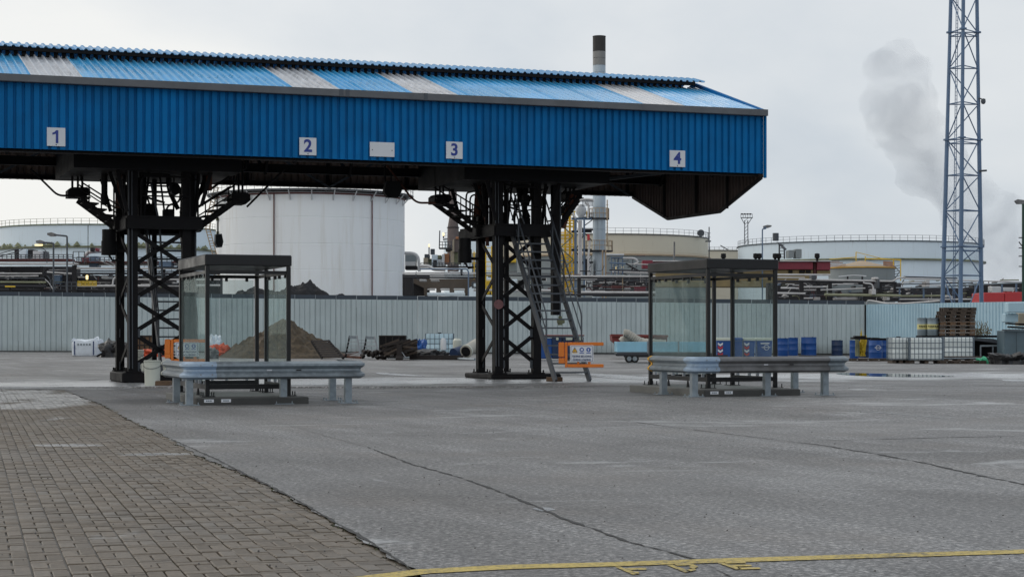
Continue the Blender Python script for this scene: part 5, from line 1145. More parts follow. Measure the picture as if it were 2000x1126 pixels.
bh = [('p',1515,536,1622,536.5,3.4,'pipew'),('p',1515,541.5,1572,542,2.6,'pipew'),('b',[(1560,545.5),(1700,548),(1745,549),(1752,543),(1768,541)],3.6,'pipew'),('p',1515,549,1745,551,5,'piped',.6),('c',1565,548,580,8,'rackc'),('c',1598,550,580,8,'rackc'),('c',1621,552,580,7,'rackc'),('c',1690,552,580,9,'rackc'),('c',1718,550,570,8,'rackc'),('c',1748,550,572,6,'rackc'),
 ('p',1525,562,1560,562.5,3,'pipew'),('p',1515,572,1573,573,4,'pipew'),('p',1570,560,1617,560,3,'pipew'),('p',1603,566,1690,562.5,2.6,'pipew'),('p',1570,566,1615,565.5,2.4,'pipew',.5),('p',1610,575,1760,577,5,'pipeo',-.5),('p',1570,577,1612,576,3,'piped'),('p',1570,582,1588,582,2.6,'pipew'),
 ('b',[(1686,551),(1690,553),(1705,554),(1706,574)],3,'pipew',-.6),('x',1703,1711,564,575,'pipew',-.8),('x',1708,1716,541,545,'pipew',-.2),('x',1714,1718,545,563,'steel',-.4),('b',[(1638,540),(1668,537),(1692,539)],2,'white',-.2),('c',1655.5,538,548,3,'rackc'),('c',1684,538,548,3,'rackc'),
 ('p',1765,543,2060,553,3,'pipew'),('p',1765,540,1870,543,2.4,'rackc'),('p',1750,562,1850,561,2.6,'galv'),('p',1850,558,2060,549,3,'galv',-.4),('c',1757,561,586,3,'blueg'),('c',1804,561,586,3,'blueg'),('c',1851,559,586,3,'blueg'),('c',1905,556,586,3,'blueg'),('c',1957,553,586,3.2,'blueg'),('c',1985,552,586,3.2,'blueg'),
 ('p',1757,584,1900,584,3,'pipew'),('p',1757,578,1850,577,4,'pipeo',.8),('b',[(1762,560),(1763,551),(1790,550),(1812,550),(1812,560)],2.6,'pipew',.2),('x',1808,1816,548,560,'pipew',0),('p',1757,555,1900,552,2,'piped'),('x',1731,1738,577,586,'pipew',-.4),('x',1632,1680,580,585,'pipew',2),('p',1740,582,1890,584,2.4,'piped'),('b',[(1840,582),(1850,577),(1862,580),(1855,585)],3,'pipew',.2),
 ('x',1886,1914,562,584,'rackc',1.6),('x',1960,1980,561,573,'white',2.5),('x',1938,1955,559,572,'white',2.5),('x',1586,1594,537,546,'steel',-.3),('x',1900,2060,553,574,'rackc',4)]
for k in range(44):
    x = rnd.uniform(1515,1900); bh.append(('x',x,x+rnd.uniform(2,9),*(lambda y:(y,y+rnd.uniform(1.5,6)))(rnd.uniform(553,581)),rnd.choice(['piped','rackc','pipew','steel','blueg','rackc','piped']),rnd.uniform(1,3)))
bh.append(('x',1500,1760,552,588,'rackc',6)); bh.append(('x',1760,2060,562,592,'piped',7)); bh.append(('x',1620,1690,556,573,'tankg',3.5))
bh += fine(1520, 1760, 552, 582, 80)+fine(1760, 1990, 545, 584, 75)
rack('dense pipe rack above the fence at right, with an olive green pipe', bh, 125, W(1750,600,125))
bl = thing('burgundy_building', 'low burgundy and ochre plant building behind the right shelter', 'building', W(1450,600,150), 0)
bx('wall', 1275,1588,511,526,150,M['burg'],bl,4); bx('wall',1596,1622,511,527,150,M['burg'],bl,4); bx('lower_wall',1275,1588,526.5,560,150.3,M['ochre'],bl,3); bx('lower_wall',1596,1622,527.5,536,150.3,M['ochre'],bl,3)
bx('link', 1588.5,1595.5,510,545,150.5,M['redline'],bl,3); bx('roof_edge',1270,1625,508.5,510.6,149.8,M['pipew'],bl,5)
for (x0,x1) in ((1561,1572),(1574,1584),(1540,1548),(1440,1452),(1380,1392)): bx('window', x0,x1,527.5,533,150.15,M['black2'],bl,.1)
m_ = MB()
for x in (1413,1476,1483,1514,1521,1596): 
    c_ = W(x,505,149); ob('roof_vent', MB().lathe([(.0,.45),(.2,.42),(.22,.1),(.1,0),(.1,-.2)], 10, c_), M['black2'], bl)
rc = thing('red_container', 'long red container half hidden behind the pale blue fence', 'container', W(1960,600,112), 0)
bx('body',1922,1962,571,600,112,M['red'],rc,3); bx('body',1962.6,2080,570,600,112.02,M['red'],rc,3)

# lattice mast
mt_ = thing('lattice_mast', 'tall blue grey three legged lattice mast at right', 'mast', Vector((24.9,102.4,0)), 0)
secs = [590+75, 482, 273, 63.5, -146]
def legp(i, y):
    t = (y-0)/590.0
    x = (1857+(1841-1857)*t, 1881.5+(1876-1881.5)*t, 1908+(1917-1908)*t)[i]; yy = y if i != 1 else 650-(650-y)*1.0125
    return W(x, yy, (102.8,101.4,102.8)[i])
for i in range(3):
    for a, b in zip(secs, secs[1:]):
        p, q = legp(i,a), legp(i,b); m_ = MB(); m_.cone(p, q, .125 if a > 300 else .105, .115 if a > 300 else .095, 12); lg_ = ob('leg', m_, M['mast'], mt_)
        m_ = MB(); m_.cone(q-ZZ*.04, q+ZZ*.04, .21, .21, 14); ob('flange', m_, M['mast'], lg_)
lv = [590+52, 590-52+0, 482, 412, 343, 273, 204, 134, 63.5, -6, -76]
for sg, (a, b) in enumerate(zip(lv, lv[1:])):
    for fc, (i, j) in enumerate(((0,1),(1,2),(0,2))):
        for (u, v) in (((legp(i,a),legp(j,b)),) if (sg + (fc == 1)) % 2 else ((legp(j,a),legp(i,b)),)):
            m_ = MB(); m_.tube([u,v], .033, 6); ob('brace', m_, M['mast'], mt_)
        m_ = MB(); m_.tube([legp(i,b),legp(j,b)], .033, 6); ob('strut', m_, M['mast'], mt_)
        if b in (482,273,63.5): m_ = MB(); m_.tube([legp(i,b+8),legp(j,b+8)], .03, 6); ob('strut', m_, M['mast'], mt_)
m_ = MB()
for x in (1861,1864.5): m_.bar(W(x,610,103.2), W(x+7,-30,103.2), .035, .035, (0,1,0))
for k in range(90): y = 600-k*7; x = 1861+7*(610-y)/640; m_.bar(W(x,y,103.2),W(x+3.5,y,103.2),.02,.02)
ob('ladder', m_, M['mast'], mt_)
m_ = MB(); m_.bar(W(1911,192,102.6),W(1917,193,102.6),.06,.06); m_.lathe([(0,.14),(.12,.10),(.14,-.05),(.1,-.16),(0,-.2)],12,W(1920.5,197,102.6)); ob('camera', m_, M['steel'], mt_)
m_ = MB(); m_.bar(W(1912,334,102.6),W(1927,333,102.6),.12,.10); ob('spotlight', m_, M['steel'], mt_)

# distant flood mast, street lamps
fm = thing('flood_mast', 'small far floodlight mast above the tanks', 'mast', W(1458,600,300), 0)
m_ = MB()
for x in (1454,1461): m_.bar(W(x,500,300),W(x+(.5 if x<1457 else -.5),430,300),.13,.13,(0,1,0))
for k in range(10): m_.bar(W(1454.2,495-k*7,300),W(1461,488.5-k*7,300),.07,.07)
ob('lattice', m_, M['steel'], fm)
m_ = MB(); m_.bar(W(1447,425,300),W(1470,425,300),.8,.1); m_.bar(W(1447,418,300),W(1470,418,300),.07,.07); m_.bar(W(1454,437,300),W(1448,426,300),.1,.1); m_.bar(W(1461,437,300),W(1468,426,300),.1,.1)
for k in range(6): m_.bar(W(1447+k*4.5,425,300),W(1447+k*4.5,418,300),.06,.06,(0,1,0))
ob('platform', m_, M['steel'], fm)
for k in range(4): m_ = MB(); p = W(1449+k*5.5,418,299.8); m_.box(p.x-.17,p.x+.17,p.y-.1,p.y+.1,p.z-.1,p.z+.12); ob('light', m_, M['rackc'], fm)
def lamp(base, top, x1, yh, Y, label, lit=False, mat='steel'):
    t = thing('street_lamp', label, 'street lamp', W(base,580,Y), 0, 'street lamps')
    dx = 1 if x1 > base else -1
    m_ = MB(); m_.tube([W(base,585,Y),W(base,top+6,Y),W(base,top+1,Y),W(base+dx*8,top,Y),W(x1-dx*14,yh+1,Y)], .055, 8, .5); ob('pole', m_, M[mat], t)
    m_ = MB(); a_ = W(x1-dx*16,yh+.5,Y); b_ = W(x1,yh-1,Y); m_.prism([a_+ZZ*.06,a_-ZZ*.1,a_.lerp(b_,.6)-ZZ*.14,b_-ZZ*.06,b_+ZZ*.05,a_.lerp(b_,.5)+ZZ*.12],(0,1,0),.25); hd_ = ob('head', m_, M['galv2'], t)
    if lit: m_ = MB(); c_ = a_.lerp(b_,.7)-ZZ*.16; m_.box(c_.x-.22,c_.x+.22,c_.y+.02,c_.y+.2,c_.z-.07,c_.z+.01); ob('bulb', m_, M['lamp'], hd_)
lamp(131,460,92,457.5,112,'taller curved street lamp at the far left', False); lamp(104.5,474,70,472.5,110,'lower curved street lamp with a lit bulb at the far left', True)
lamp(1489,446,1507,442,150,'curved street lamp before the right blue tank', False, 'blueg')
lf = thing('post_light', 'flood lamp on a green post at the right edge', 'street lamp', W(1999,560,100), 0, 'street lamps')
m_ = MB(); m_.tube([W(1999,600,100),W(1999,398,100)], .09, 8); ob('pole', m_, pm('green post',(.01,.05,.035),.5), lf)
m_ = MB(); m_.prism([W(1983,392,100),W(1988,389,100),W(2004,391,100),W(2004,398,100),W(1988,398,100)],(0,1,0),.3); ob('head', m_, M['galv2'], lf)
m_ = MB()
for y in (464,484,500,520): m_.bar(W(1990,y,100),W(2010,y,100),.1,.05)
m_.bar(W(1990,472,100),W(1999,484,100),.05,.05); ob('bracket', m_, M['rackc'], lf)

# ------------------------------------------------------------------ heaps
def heap(name, cx, cy, rx, ry, h, mat, label, z0=0, amp=.25, fr=1.0, seed=0, n=56, flat=0.0, peak=(0,0), cat='heap', p=1.0):
    m_ = MB(); nr = n//2
    for i in range(nr+1):
        for k in range(n):
            r_ = i/nr; a = 2*math.pi*k/n; q = Vector((math.cos(a)*r_, math.sin(a)*r_, 0)); wob = 1+.18*noise.noise(Vector((math.cos(a)*1.5,math.sin(a)*1.5,seed)))
            x = cx+(q.x*wob+peak[0]*(1-r_))*rx; y = cy+(q.y*wob+peak[1]*(1-r_))*ry
            hh = max(0,(1-r_**(1+.25*p)))*(h); hh = min(hh, h*(1-flat)); nz = noise.fractal(Vector((x*fr,y*fr,seed*3.1)),1.0,2.0,5)
            z = z0+hh+nz*amp*(h**.5)*(1-r_**4)*(.35+.65*min(1,r_*6)); z = max(z, z0-.02) if r_ < 1 else z0-.05
            m_.v.append(Vector((x,y,z)))
    for i in range(nr):
        for k in range(n): k2 = (k+1)%n; m_.f.append((i*n+k, (i+1)*n+k, (i+1)*n+k2, i*n+k2)); m_.m.append(0)
    return single(name, m_, mat, label, cat)
c_ = at(552,697); heap('sand_heap', c_.x, 84.5, 3.05, 3.2, 1.82, M['sand'], 'tall conical heap of brown sandy soil behind the left shelter', z0=gz(c_.x,84), amp=.20, fr=2.6, seed=2, n=90, peak=(.04,0), p=-.4, flat=.05)
c_ = W(588,576,110); heap('soil_heap', c_.x, 110, 3.3, 2.6, W(0,558,110).z-1.2, M['coal'], 'dark lumpy earth heap peering over the fence by the white tank', z0=1.2, amp=.26, fr=1.4, seed=5, n=90, p=5)
c_ = W(520,576,111); heap('soil_heap', c_.x, 111, 4.4, 2.6, W(0,563,111).z-1.2, M['coal'], 'lower dark earth heap seen through the glass of the left shelter', z0=1.2, amp=.22, fr=1.3, seed=9, n=90, flat=.05, p=6)
c_ = W(650,576,109); heap('soil_heap', c_.x, 109, 2.2, 1.6, W(0,570,109).z-1.2, M['coal'], 'flat right hand tail of the dark earth heap', z0=1.2, amp=.2, fr=1.5, seed=12, n=60, flat=.1, p=5)

# ------------------------------------------------------------------ yard clutter
def lump(name, px0, px1, py0, py1, mat, label, cat, seed=1, dep=.8, n=36, amp=.25, Y=None, top=.5):
    b = at((px0+px1)/2, py1) if Y is None else Vector((((px0+px1)/2-1000)/F*Y, Y, gz(((px0+px1)/2-1000)/F*Y, Y))); k = b.y/F; rx = (px1-px0)/2*k; h = (py1-py0)*k
    m_ = MB(); nr = 12
    for i in range(nr+1):
        th = math.pi/2*i/nr
        for q in range(n):
            a = 2*math.pi*q/n; d = Vector((math.cos(a)*math.sin(th)**.6, math.sin(a)*math.sin(th)**.6, math.cos(th)**top)); f = 1+amp*noise.fractal(d*2.2+Vector((seed,0,0)),1.0,2.0,4)
            m_.v.append(Vector((b.x+d.x*rx*f, b.y+dep*.5+d.y*dep*f, b.z+(d.z*h*f if i < nr else -.02))))
    for i in range(nr):
        for q in range(n): q2 = (q+1)%n; m_.f.append((i*n+q,(i+1)*n+q,(i+1)*n+q2,i*n+q2)); m_.m.append(0)
    return single(name, m_, mat, label, cat)
# big bag
bb = at(166, 695); k = bb.y/F; bgt = thing('bulk_bag', 'white bulk bag with dark straps by the fence at left', 'bag', bb, 0)
m_ = MB(); wd, hb = 56*k, 30*k; n = 40; prof = []
for i, z in enumerate([0,.05,.25,.5,.75,.92,1.0,1.04]):
    s_ = [.90,.95,.98,1.0,1.0,.98,.94,.4][i]
    for q in range(n):
        a = 2*math.pi*q/n; cxx, cyy = math.cos(a), math.sin(a); e_ = .35; x = math.copysign(abs(cxx)**e_, cxx)*wd/2*s_; y = math.copysign(abs(cyy)**e_, cyy)*wd*.42*s_
        nz = noise.noise(Vector((x*2.5,y*2.5,z*3)))*.05; m_.v.append(Vector((x*(1+nz), y*(1+nz)+wd*.4, z*hb*(1+.12*noise.noise(Vector((x*3,y*3,4)))+(.10*abs(x)/wd*2 if i > 4 else 0)))))
for i in range(7):
    for q in range(n): q2 = (q+1)%n; m_.f.append((i*n+q,i*n+q2,(i+1)*n+q2,(i+1)*n+q)); m_.m.append(0)
m_.f.append(tuple(range(7*n,8*n))); m_.m.append(0)
ob('sack', m_, M['bag'], bgt, world=False)
for x in (-.36,.30): m_ = MB(); m_.bar((x*wd,-.035*1,.05),(x*wd,-.03,hb*.97),.05,.012,(0,1,0)); ob('strap', m_, M['inkb'], bgt, world=False)
m_ = MB(); m_.tube([(-wd*.46,0,hb*.95),(-wd*.42,.1,hb*1.18),(-wd*.3,.25,hb*.98)],.03,6,.1); m_.tube([(wd*.2,.3,hb*1.0),(wd*.38,.3,hb*1.25),(wd*.44,.2,hb*1.2),(wd*.46,.1,hb*.95)],.035,6,.1); ob('lifting_loop', m_, M['bag'], bgt, world=False)
m_ = MB()
for q in range(5): m_.box(-wd*.26+q*wd*.1,-wd*.20+q*wd*.1,-.05,-.042,hb*.70,hb*.82); m_.box(-wd*.245+q*wd*.1,-wd*.215+q*wd*.1,-.055,-.051,hb*.73,hb*.79)
ob('faint_print', m_, M['galv'], bgt, world=False)
lump('tarpaulin', 193, 246, 672, 697, M['tarp'], 'crumpled black tarpaulin left of the left tower foot', 'tarpaulin', 3, amp=.5)
b = at(225,697); m_ = MB(); m_.bar(b+Vector((-.8,-.2,.03)), b+Vector((.25,-.2,.62)), .05,.08); m_.bar(b+Vector((-.5,-.3,.03)), b+Vector((.5,-.3,.55)), .05,.08); single('loose_plank', m_, M['black'], 'dark planks leaning over the black tarpaulin', 'planks')
def crate(px0,px1,py0,py1,mat,label,dep=1.0):
    b = at(px0,py1); k = b.y/F; t = thing('open_crate', label, 'crate', b, 0); wd, h = (px1-px0)*k, (py1-py0)*k; e=.05
    for (x0,x1,y0,y1,nm) in ((0,wd,0,e,'front'),(0,wd,dep-e,dep,'back'),(0,e,e+.002,dep-e-.002,'side'),(wd-e,wd,e+.002,dep-e-.002,'side')): m_ = MB(); m_.box(x0,x1,y0,y1,.05,h); ob(nm+'_panel', m_, mat, t, world=False)
    m_ = MB(); m_.bar((-.03,-.02,h*.98),(wd+.03,-.02,h*.98),.05,.07); m_.bar((-.03,-.02,h*.5),(wd+.03,-.02,h*.5),.04,.05)
    for q in range(5): m_.bar((wd*q/4,-.02,.0),(wd*q/4,-.02,h),.05,.03,(0,1,0))
    ob('frame_bars', m_, M['iron'], t, world=False); m_ = MB(); m_.box(e,wd-e,e,dep-e,.05,.1); ob('floor', m_, mat, t, world=False)
crate(263,302,655,692,M['wood2'],'brown wooden crate behind the left tower'); crate(741,792,655,693,M['black'],'rusty black open crate behind the scrap pile')
lump('orange_sheet', 277, 332, 683, 696, M['tarpo'], 'bright orange sheet on the ground behind the left tower', 'sheet', 7, amp=.45, dep=.5)
lump('orange_sheet', 404, 449, 675, 697, M['tarpo'], 'orange red sheet seen through the left shelter', 'sheet', 8, amp=.4, dep=.6)
lump('rubble_bag', 402, 432, 657, 690, M['bag'], 'pale rubble bag heaped above the orange red sheet', 'bag', 10, amp=.3, dep=.5); lump('rubble_bag', 398, 425, 680, 700, M['galv2'], 'grey plastic sack below the orange red sheet', 'bag', 13, amp=.3, dep=.5)
def pail(px0,px1,py0,py1,label,Y=None):
    b = at((px0+px1)/2,py1); k = b.y/F; r_ = (px1-px0)/2*k; h = (py1-py0)*k; t = thing('plastic_tub', label, 'tub', b, 0, 'off white tubs by the left tower')
    m_ = MB(); m_.lathe([(0,0),(r_*.88,0),(r_*.95,h*.86),(r_*.98,h*.87),(r_*.95,h*.88),(r_*.96,h*.93),(r_*.99,h*.94),(r_*.96,h*.95)], 28, (0,0,0)); ob('body', m_, M['pail'], t, world=False)
    m_ = MB(); m_.lathe([(r_*1.0,h*.952),(r_*1.02,h*.96),(r_*1.02,h*.985),(r_*.9,h),(0,h*.99)], 28, (0,0,0)); ob('lid', m_, M['pail'], t, world=False)
    m_ = MB(); m_.tube([(r_*math.cos(a)*1.01, -abs(r_*math.sin(a))*1.01, h*.80-.08*math.sin(a)) for a in [math.pi*q/10 for q in range(11)]], .006, 5); ob('handle', m_, M['steel'], t, world=False)
pail(281,314,703,752,'large off white tub in front of the left tower stair'); pail(263,281,683,728,'tall off white tub just behind the front column of the left tower'); pail(276,303,697,733,'off white tub without handle behind the largest tub'); pail(316,330,706,729,'small off white tub at the end of the left crash rail')
for (px,py,l) in ((300,752,'short rusty block beside the front tub'),(1067,744,'small brown block at the foot of the wide stair')):
    b = at(px,py); m_ = MB(); m_.bbox(b.x-.0,b.x+.42,b.y-.15,b.y+.15,0,.11,.01); single('timber_block', m_, M['wood2'], l, 'block')
# pallet-like ramp leaning on the sand heap
b = at(640,699); t = thing('slatted_ramp', 'dark slatted ramp leaning on the sand heap', 'ramp', b, 0)
P = lambda u, v: W(607+(645-607)*v*0+ (627-607)*v + (1-v)*0 + u*34, 0, 81)
def rp(u, v): # u across, v down
    x = (608+ (629-608)*v)*(1-u)+(641+(671-641)*v)*u; y = (664+(697-664)*v)*(1-u)+(663+(698-663)*v)*u; return W(x,y,81.5-1.0*v)
for q in range(8):
    v0, v1 = q/8+.01, (q+1)/8-.025; m_ = MB(); m_.prism([rp(0,v0),rp(0,v1),rp(1,v1),rp(1,v0)], (0,1,-.2), .05); ob('slat', m_, M['iron'], t)
for u in (0,1): m_ = MB(); m_.bar(rp(u,0)+Vector((0,.06,-.04)), rp(u,1)+Vector((0,.06,-.04)), .06,.10); ob('side_rail', m_, M['black'], t)
for (x0,x1,x2,x3,y0,y1,lab) in ((675,683,697,705,655,697,'left of the two leaning alloy stair frames'),(709,716,731,741,656,695,'right of the two leaning alloy stair frames')):
    Y=83; t = thing('step_ladder', lab, 'frame', W(x0,y1,Y), 0, 'alloy stair frames by the fence')
    m_ = MB(); m_.bar(W(x0,y1,Y),W(x1,y0,Y),.07,.09,(0,1,0)); ob('leg', m_, M['black'], t); m_ = MB(); m_.bar(W(x3,y1,Y-.3),W(x2,y0,Y-.3),.06,.09,(0,1,0)); ob('leg', m_, M['silver'], t)
    m_ = MB(); m_.prism([W(x1-1,y0,Y-.1),W(x2+1,y0+1,Y-.1),W(x2+1,y0+6,Y-.1),W(x1-1,y0+6,Y-.1)],(0,1,0),.06); ob('head_plate', m_, M['galv'], t)
    for q in range(4): m_ = MB(); y = y0+12+q*7.5; u = (y-y0)/(y1-y0); m_.bar(W(x1+(x0-x1)*u,y,Y),W(x2+(x3-x2)*u,y,Y-.15),.14,.03); ob('tread', m_, M['silver'], t)
m_ = MB(); 
for q in range(5): m_.bar(W(699,664+q*6,84),W(712,664+q*6,84),.1,.03)
single('ladder_section', m_, M['silver'], 'alloy rungs bridging the two stair frames', 'ladder')
# scrap iron pile: long bars
sr = random.Random(5)
t = thing('scrap_pile', 'tangled pile of rusty bars and rails in front of the fence', 'scrap', at(775,702), 0)
for q in range(60):
    x = sr.uniform(742,800); y = sr.uniform(674,698); L = sr.uniform(20,50); sl_ = sr.uniform(-.55,-.15) if sr.random() < .75 else sr.uniform(-.1,.1); Y = 79+sr.uniform(0,2.0); x1_ = min(x+L,815)
    m_ = MB(); m_.bar(W(x,min(y,697),Y),W(x1_,min(697,max(663,y+sl_*(x1_-x))),Y-.1),.06,.08); ob('bar', m_, M['iron'] if sr.random() < .7 else M['wood'], t)
for q in range(26): x = sr.uniform(705,790); y = sr.uniform(688,699); p = W(x,y,79.5+sr.random()); m_ = MB(); m_.obj = 0; m_.cone(p, p+Vector((sr.uniform(-.15,.15),.1,.10)), .11,.05,6); ob('lump', m_, M['iron'], t)
m_ = MB(); m_.bar(W(780,700,79),W(780,672,79),.22,.2,(0,1,0)); m_.cone(W(773,700,79),W(787,700,79),.16,.16,8); ob('machine_head', m_, M['iron'], t); m_ = MB(); m_.bar(W(782,683,79),W(792,697,79),.04,.04); ob('prop', m_, M['silver'], t)
lump('blue_tarpaulin', 801, 834, 667, 698, M['tarpb'], 'crumpled blue tarpaulin beside the caged tote', 'tarpaulin', 15, amp=.5, dep=.5)
lump('black_sheet', 800, 870, 684, 699, M['tarp'], 'black sheeting on the ground under the blue tarpaulin', 'sheet', 17, amp=.4, dep=.7)
m_ = MB(); m_.tube([at(757,700)+ZZ*.06, at(860,701)+ZZ*.06, at(927,704)+ZZ*.06],.05,8); single('long_pipe', m_, M['galv'], 'long thin grey pipe lying in front of the scrap', 'pipe')
m_ = MB(); m_.bar(W(800,697,80),W(905,698,80),.3,.2); single('dark_beam', m_, M['iron'], 'long dark beam lying under the caged tote', 'beam')
m_ = MB(); m_.bar(at(660,697)+ZZ*.05, at(705,700)+ZZ*.05,.1,.1); m_.bar(at(668,699)+ZZ*.1, at(700,693)+ZZ*.15,.08,.08); single('loose_bars', m_, M['rust'], 'short rusty bars on the ground by the slatted ramp', 'bars')

def ibc(loc, rz, w_, d, h, label, body='ibc', pallet=True, nb=7, scale=1):
    t = thing('tote', label, 'tote', loc, rz, 'caged liquid totes'); z0 = .14 if pallet else .0
    m_ = MB(); e = .12
    vs_ = []; lv_ = [(z0+.01,.03),(z0+.06,0),(z0+h*.45,0),(z0+h*.47,.012),(z0+h*.49,0),(z0+h-.08,0),(z0+h-.02,.05)]
    for (z, i_) in lv_:
        for (cx_,cy_,a0) in ((w_/2-e,-d/2+e,-math.pi/2),(w_/2-e,d/2-e,0),(-w_/2+e,d/2-e,math.pi/2),(-w_/2+e,-d/2+e,math.pi)):
            for q in range(4): a = a0+math.pi/2*q/3; vs_.append((cx_+math.cos(a)*(e-i_), cy_+math.sin(a)*(e-i_), z))
    n = 16; fs = [tuple(range(n-1,-1,-1)), tuple(range(6*n,7*n))]
    for k in range(6):
        for q in range(n): fs.append((k*n+q,k*n+(q+1)%n,(k+1)*n+(q+1)%n,(k+1)*n+q))
    m_.add(vs_, fs); ob('bottle', m_, M[body], t, world=False)
    m_ = MB(); W_, D_ = w_/2+.02, d/2+.02
    for z in [z0+.05+h*.93*q/4 for q in range(5)]:
        m_.tube([(-W_,-D_,z),(W_,-D_,z),(W_,D_,z),(-W_,D_,z),(-W_,-D_,z)], .013, 5)
    for q in range(nb+1):
        x = -W_+2*W_*q/nb
        for y in (-D_-.012, D_+.012): m_.bar((x,y,z0),(x,y,z0+h-.02),.022,.022,(0,1,0))
        y = -D_+2*D_*q/nb
        for x in (-W_-.012, W_+.012): m_.bar((x,y,z0),(x,y,z0+h-.02),.022,.022,(0,1,0))
    ob('cage', m_, M['cage'], t, world=False)
    if pallet:
        for q in range(3):
            m_ = MB(); x = -w_/2+.08+(w_-.16)*q/2; m_.box(x-.08,x+.08,-d/2,d/2,.0,.10); ob('pallet_foot', m_, M['wood'], t, world=False)
        m_ = MB(); m_.box(-w_/2,w_/2,-d/2,d/2,.101,.135); ob('pallet_deck', m_, M['black'], t, world=False)
    m_ = MB(); m_.cone((0,0,z0+h-.02),(0,0,z0+h+.03),.09,.09,14); ob('cap', m_, M['black2'], t, world=False)
    return t
def tote_at(px0, px1, py0, py1, label, **kw):
    b = at((px0+px1)/2, py1); k = b.y/F; ibc(b+Vector((0,.5,0)), kw.pop('rz',0.0), (px1-px0)*k-.04, 1.0, (py1-py0)*k-(.14 if kw.get('pallet',True) else 0), label, **kw)
tote_at(1742,1777,658,709,'narrow caged white tote, leftmost of the right hand row', nb=5); tote_at(1778,1842,658,709.5,'large caged white tote in the middle of the right hand row', nb=8); tote_at(1845,1902,657,705,'caged white tote nearest the dark shelf, right of the row', nb=7)
tote_at(831,885,650,692,'caged bluish tote by the fence left of the right tower', body='ibcb', pallet=False, nb=6)
b = at(857,692); m_ = MB(); m_.lathe([(0,0),(.16,0),(.16,.5),(.1,.62),(0,.64)], 14, b+Vector((.25,-.15,.25))); single('white_canister', m_, M['white'], 'white canister in front of the bluish tote', 'canister')
m_ = MB(); m_.tube([W(913,692,80.2), W(933,668,80.8)], .20, 16); 
t = thing('tube_section', 'thick pale tube leaning behind the right tower', 'tube', W(913,697,80), 0); m_ = MB()
a_, b_ = W(910,686,80.0), W(932,672,81.0); m_.tube([a_,b_],.27,18); ob('tube', m_, M['hose'], t); d = (b_-a_).normalized(); m_ = MB(); m_.cone(a_-d*.02,a_-d*.01,.22,.22,18); ob('mouth', m_, M['black2'], t); m_ = MB(); m_.tube([a_+d*.02,a_+d*.1],.30,18); ob('collar', m_, M['pail'], t)
m_ = MB(); m_.tube([W(886,690,81),W(903,684,81.5)],.24,14); single('tube_offcut', m_, M['drumd'], 'short dark blue tube between tote and pale tube', 'tube')
m_ = MB(); m_.lathe([(0,0),(.2,0),(.2,.6),(.12,.7),(0,.7)], 14, W(893,682,82)-ZZ*.2); single('jerrycan', m_, M['pail'], 'cream canister behind the dark blue tube', 'canister')

def drum(loc, r_, h, mat, label, lid=None, band=None):
    t = thing('drum', label, 'drum', loc, 0, 'drums in the yard'); m_ = MB()
    pr = [(0,.0),(r_*.96,0),(r_,.02)]
    for z in (.33,.66): pr += [(r_,h*z-.03),(r_*1.025,h*z-.012),(r_*1.025,h*z+.012),(r_,h*z+.03)]
    pr += [(r_,h-.02),(r_*1.02,h-.01),(r_*1.02,h),(r_*.93,h),(r_*.93,h-.02),(0,h-.02)]
    m_.lathe(pr, 24); br_ = ob('barrel', m_, mat, t, world=False)
    m_ = MB(); m_.cone((r_*.5,0,h-.02),(r_*.5,0,h+.02),.035,.035,8); m_.cone((-r_*.5,0,h-.02),(-r_*.5,0,h+.015),.02,.02,8); ob('bung', m_, M['black2'], br_, world=False)
    return t
def drum_at(px0,px1,py0,py1,mat,label,Y=None,z=None):
    b = at((px0+px1)/2,py1) if Y is None else W((px0+px1)/2,py1,Y); k = b.y/F; r_ = (px1-px0)/2*k; return drum(b+Vector((0,r_,0)), r_, (py1-py0)*k, mat, label), b, r_, (py1-py0)*k
for a in ((1520,1541,660,695,'drum','blue drum standing against the right post of the right shelter'),(1541,1560,659,694,'drum','second blue drum to the right of the right shelter'),(1567,1597,658,694,'drum','wide blue drum standing alone between the drum pairs'),(1604,1625,657,693,'drumd','tall dark blue drum, left of the pair beside the fence corner'),(1626,1648,664,694,'drumd','short dark blue drum, right of the pair beside the fence corner'),
          (1661,1678,664,700,'drum','blue drum behind the hanging yellow overalls'),(1676,1702,661,698,'drumd','dark drum right of the yellow overalls'),(1699,1721,661,699,'drum','blue drum, left of the two beside the white totes'),(1718,1741,662,699,'drum','blue drum touching the leftmost white tote')):
    drum_at(a[0],a[1],a[2],a[3],M[a[4]],a[5])
t_, b, r_, h = drum_at(1700,1726,660,701,M['drum'],'front blue drum with a white round emblem')
m_ = MB(); m_.tube([Vector((b.x+.05+math.cos(a)*.11, b.y-.02-.01, b.z+h*.55+math.sin(a)*.11)) for a in [2*math.pi*q/16 for q in range(17)]], .012, 5); m_.bar((b.x-.12,b.y-.03,b.z+h*.55),(b.x+.2,b.y-.03,b.z+h*.55),.03,.03); ob('emblem', m_, M['plate'], t_)
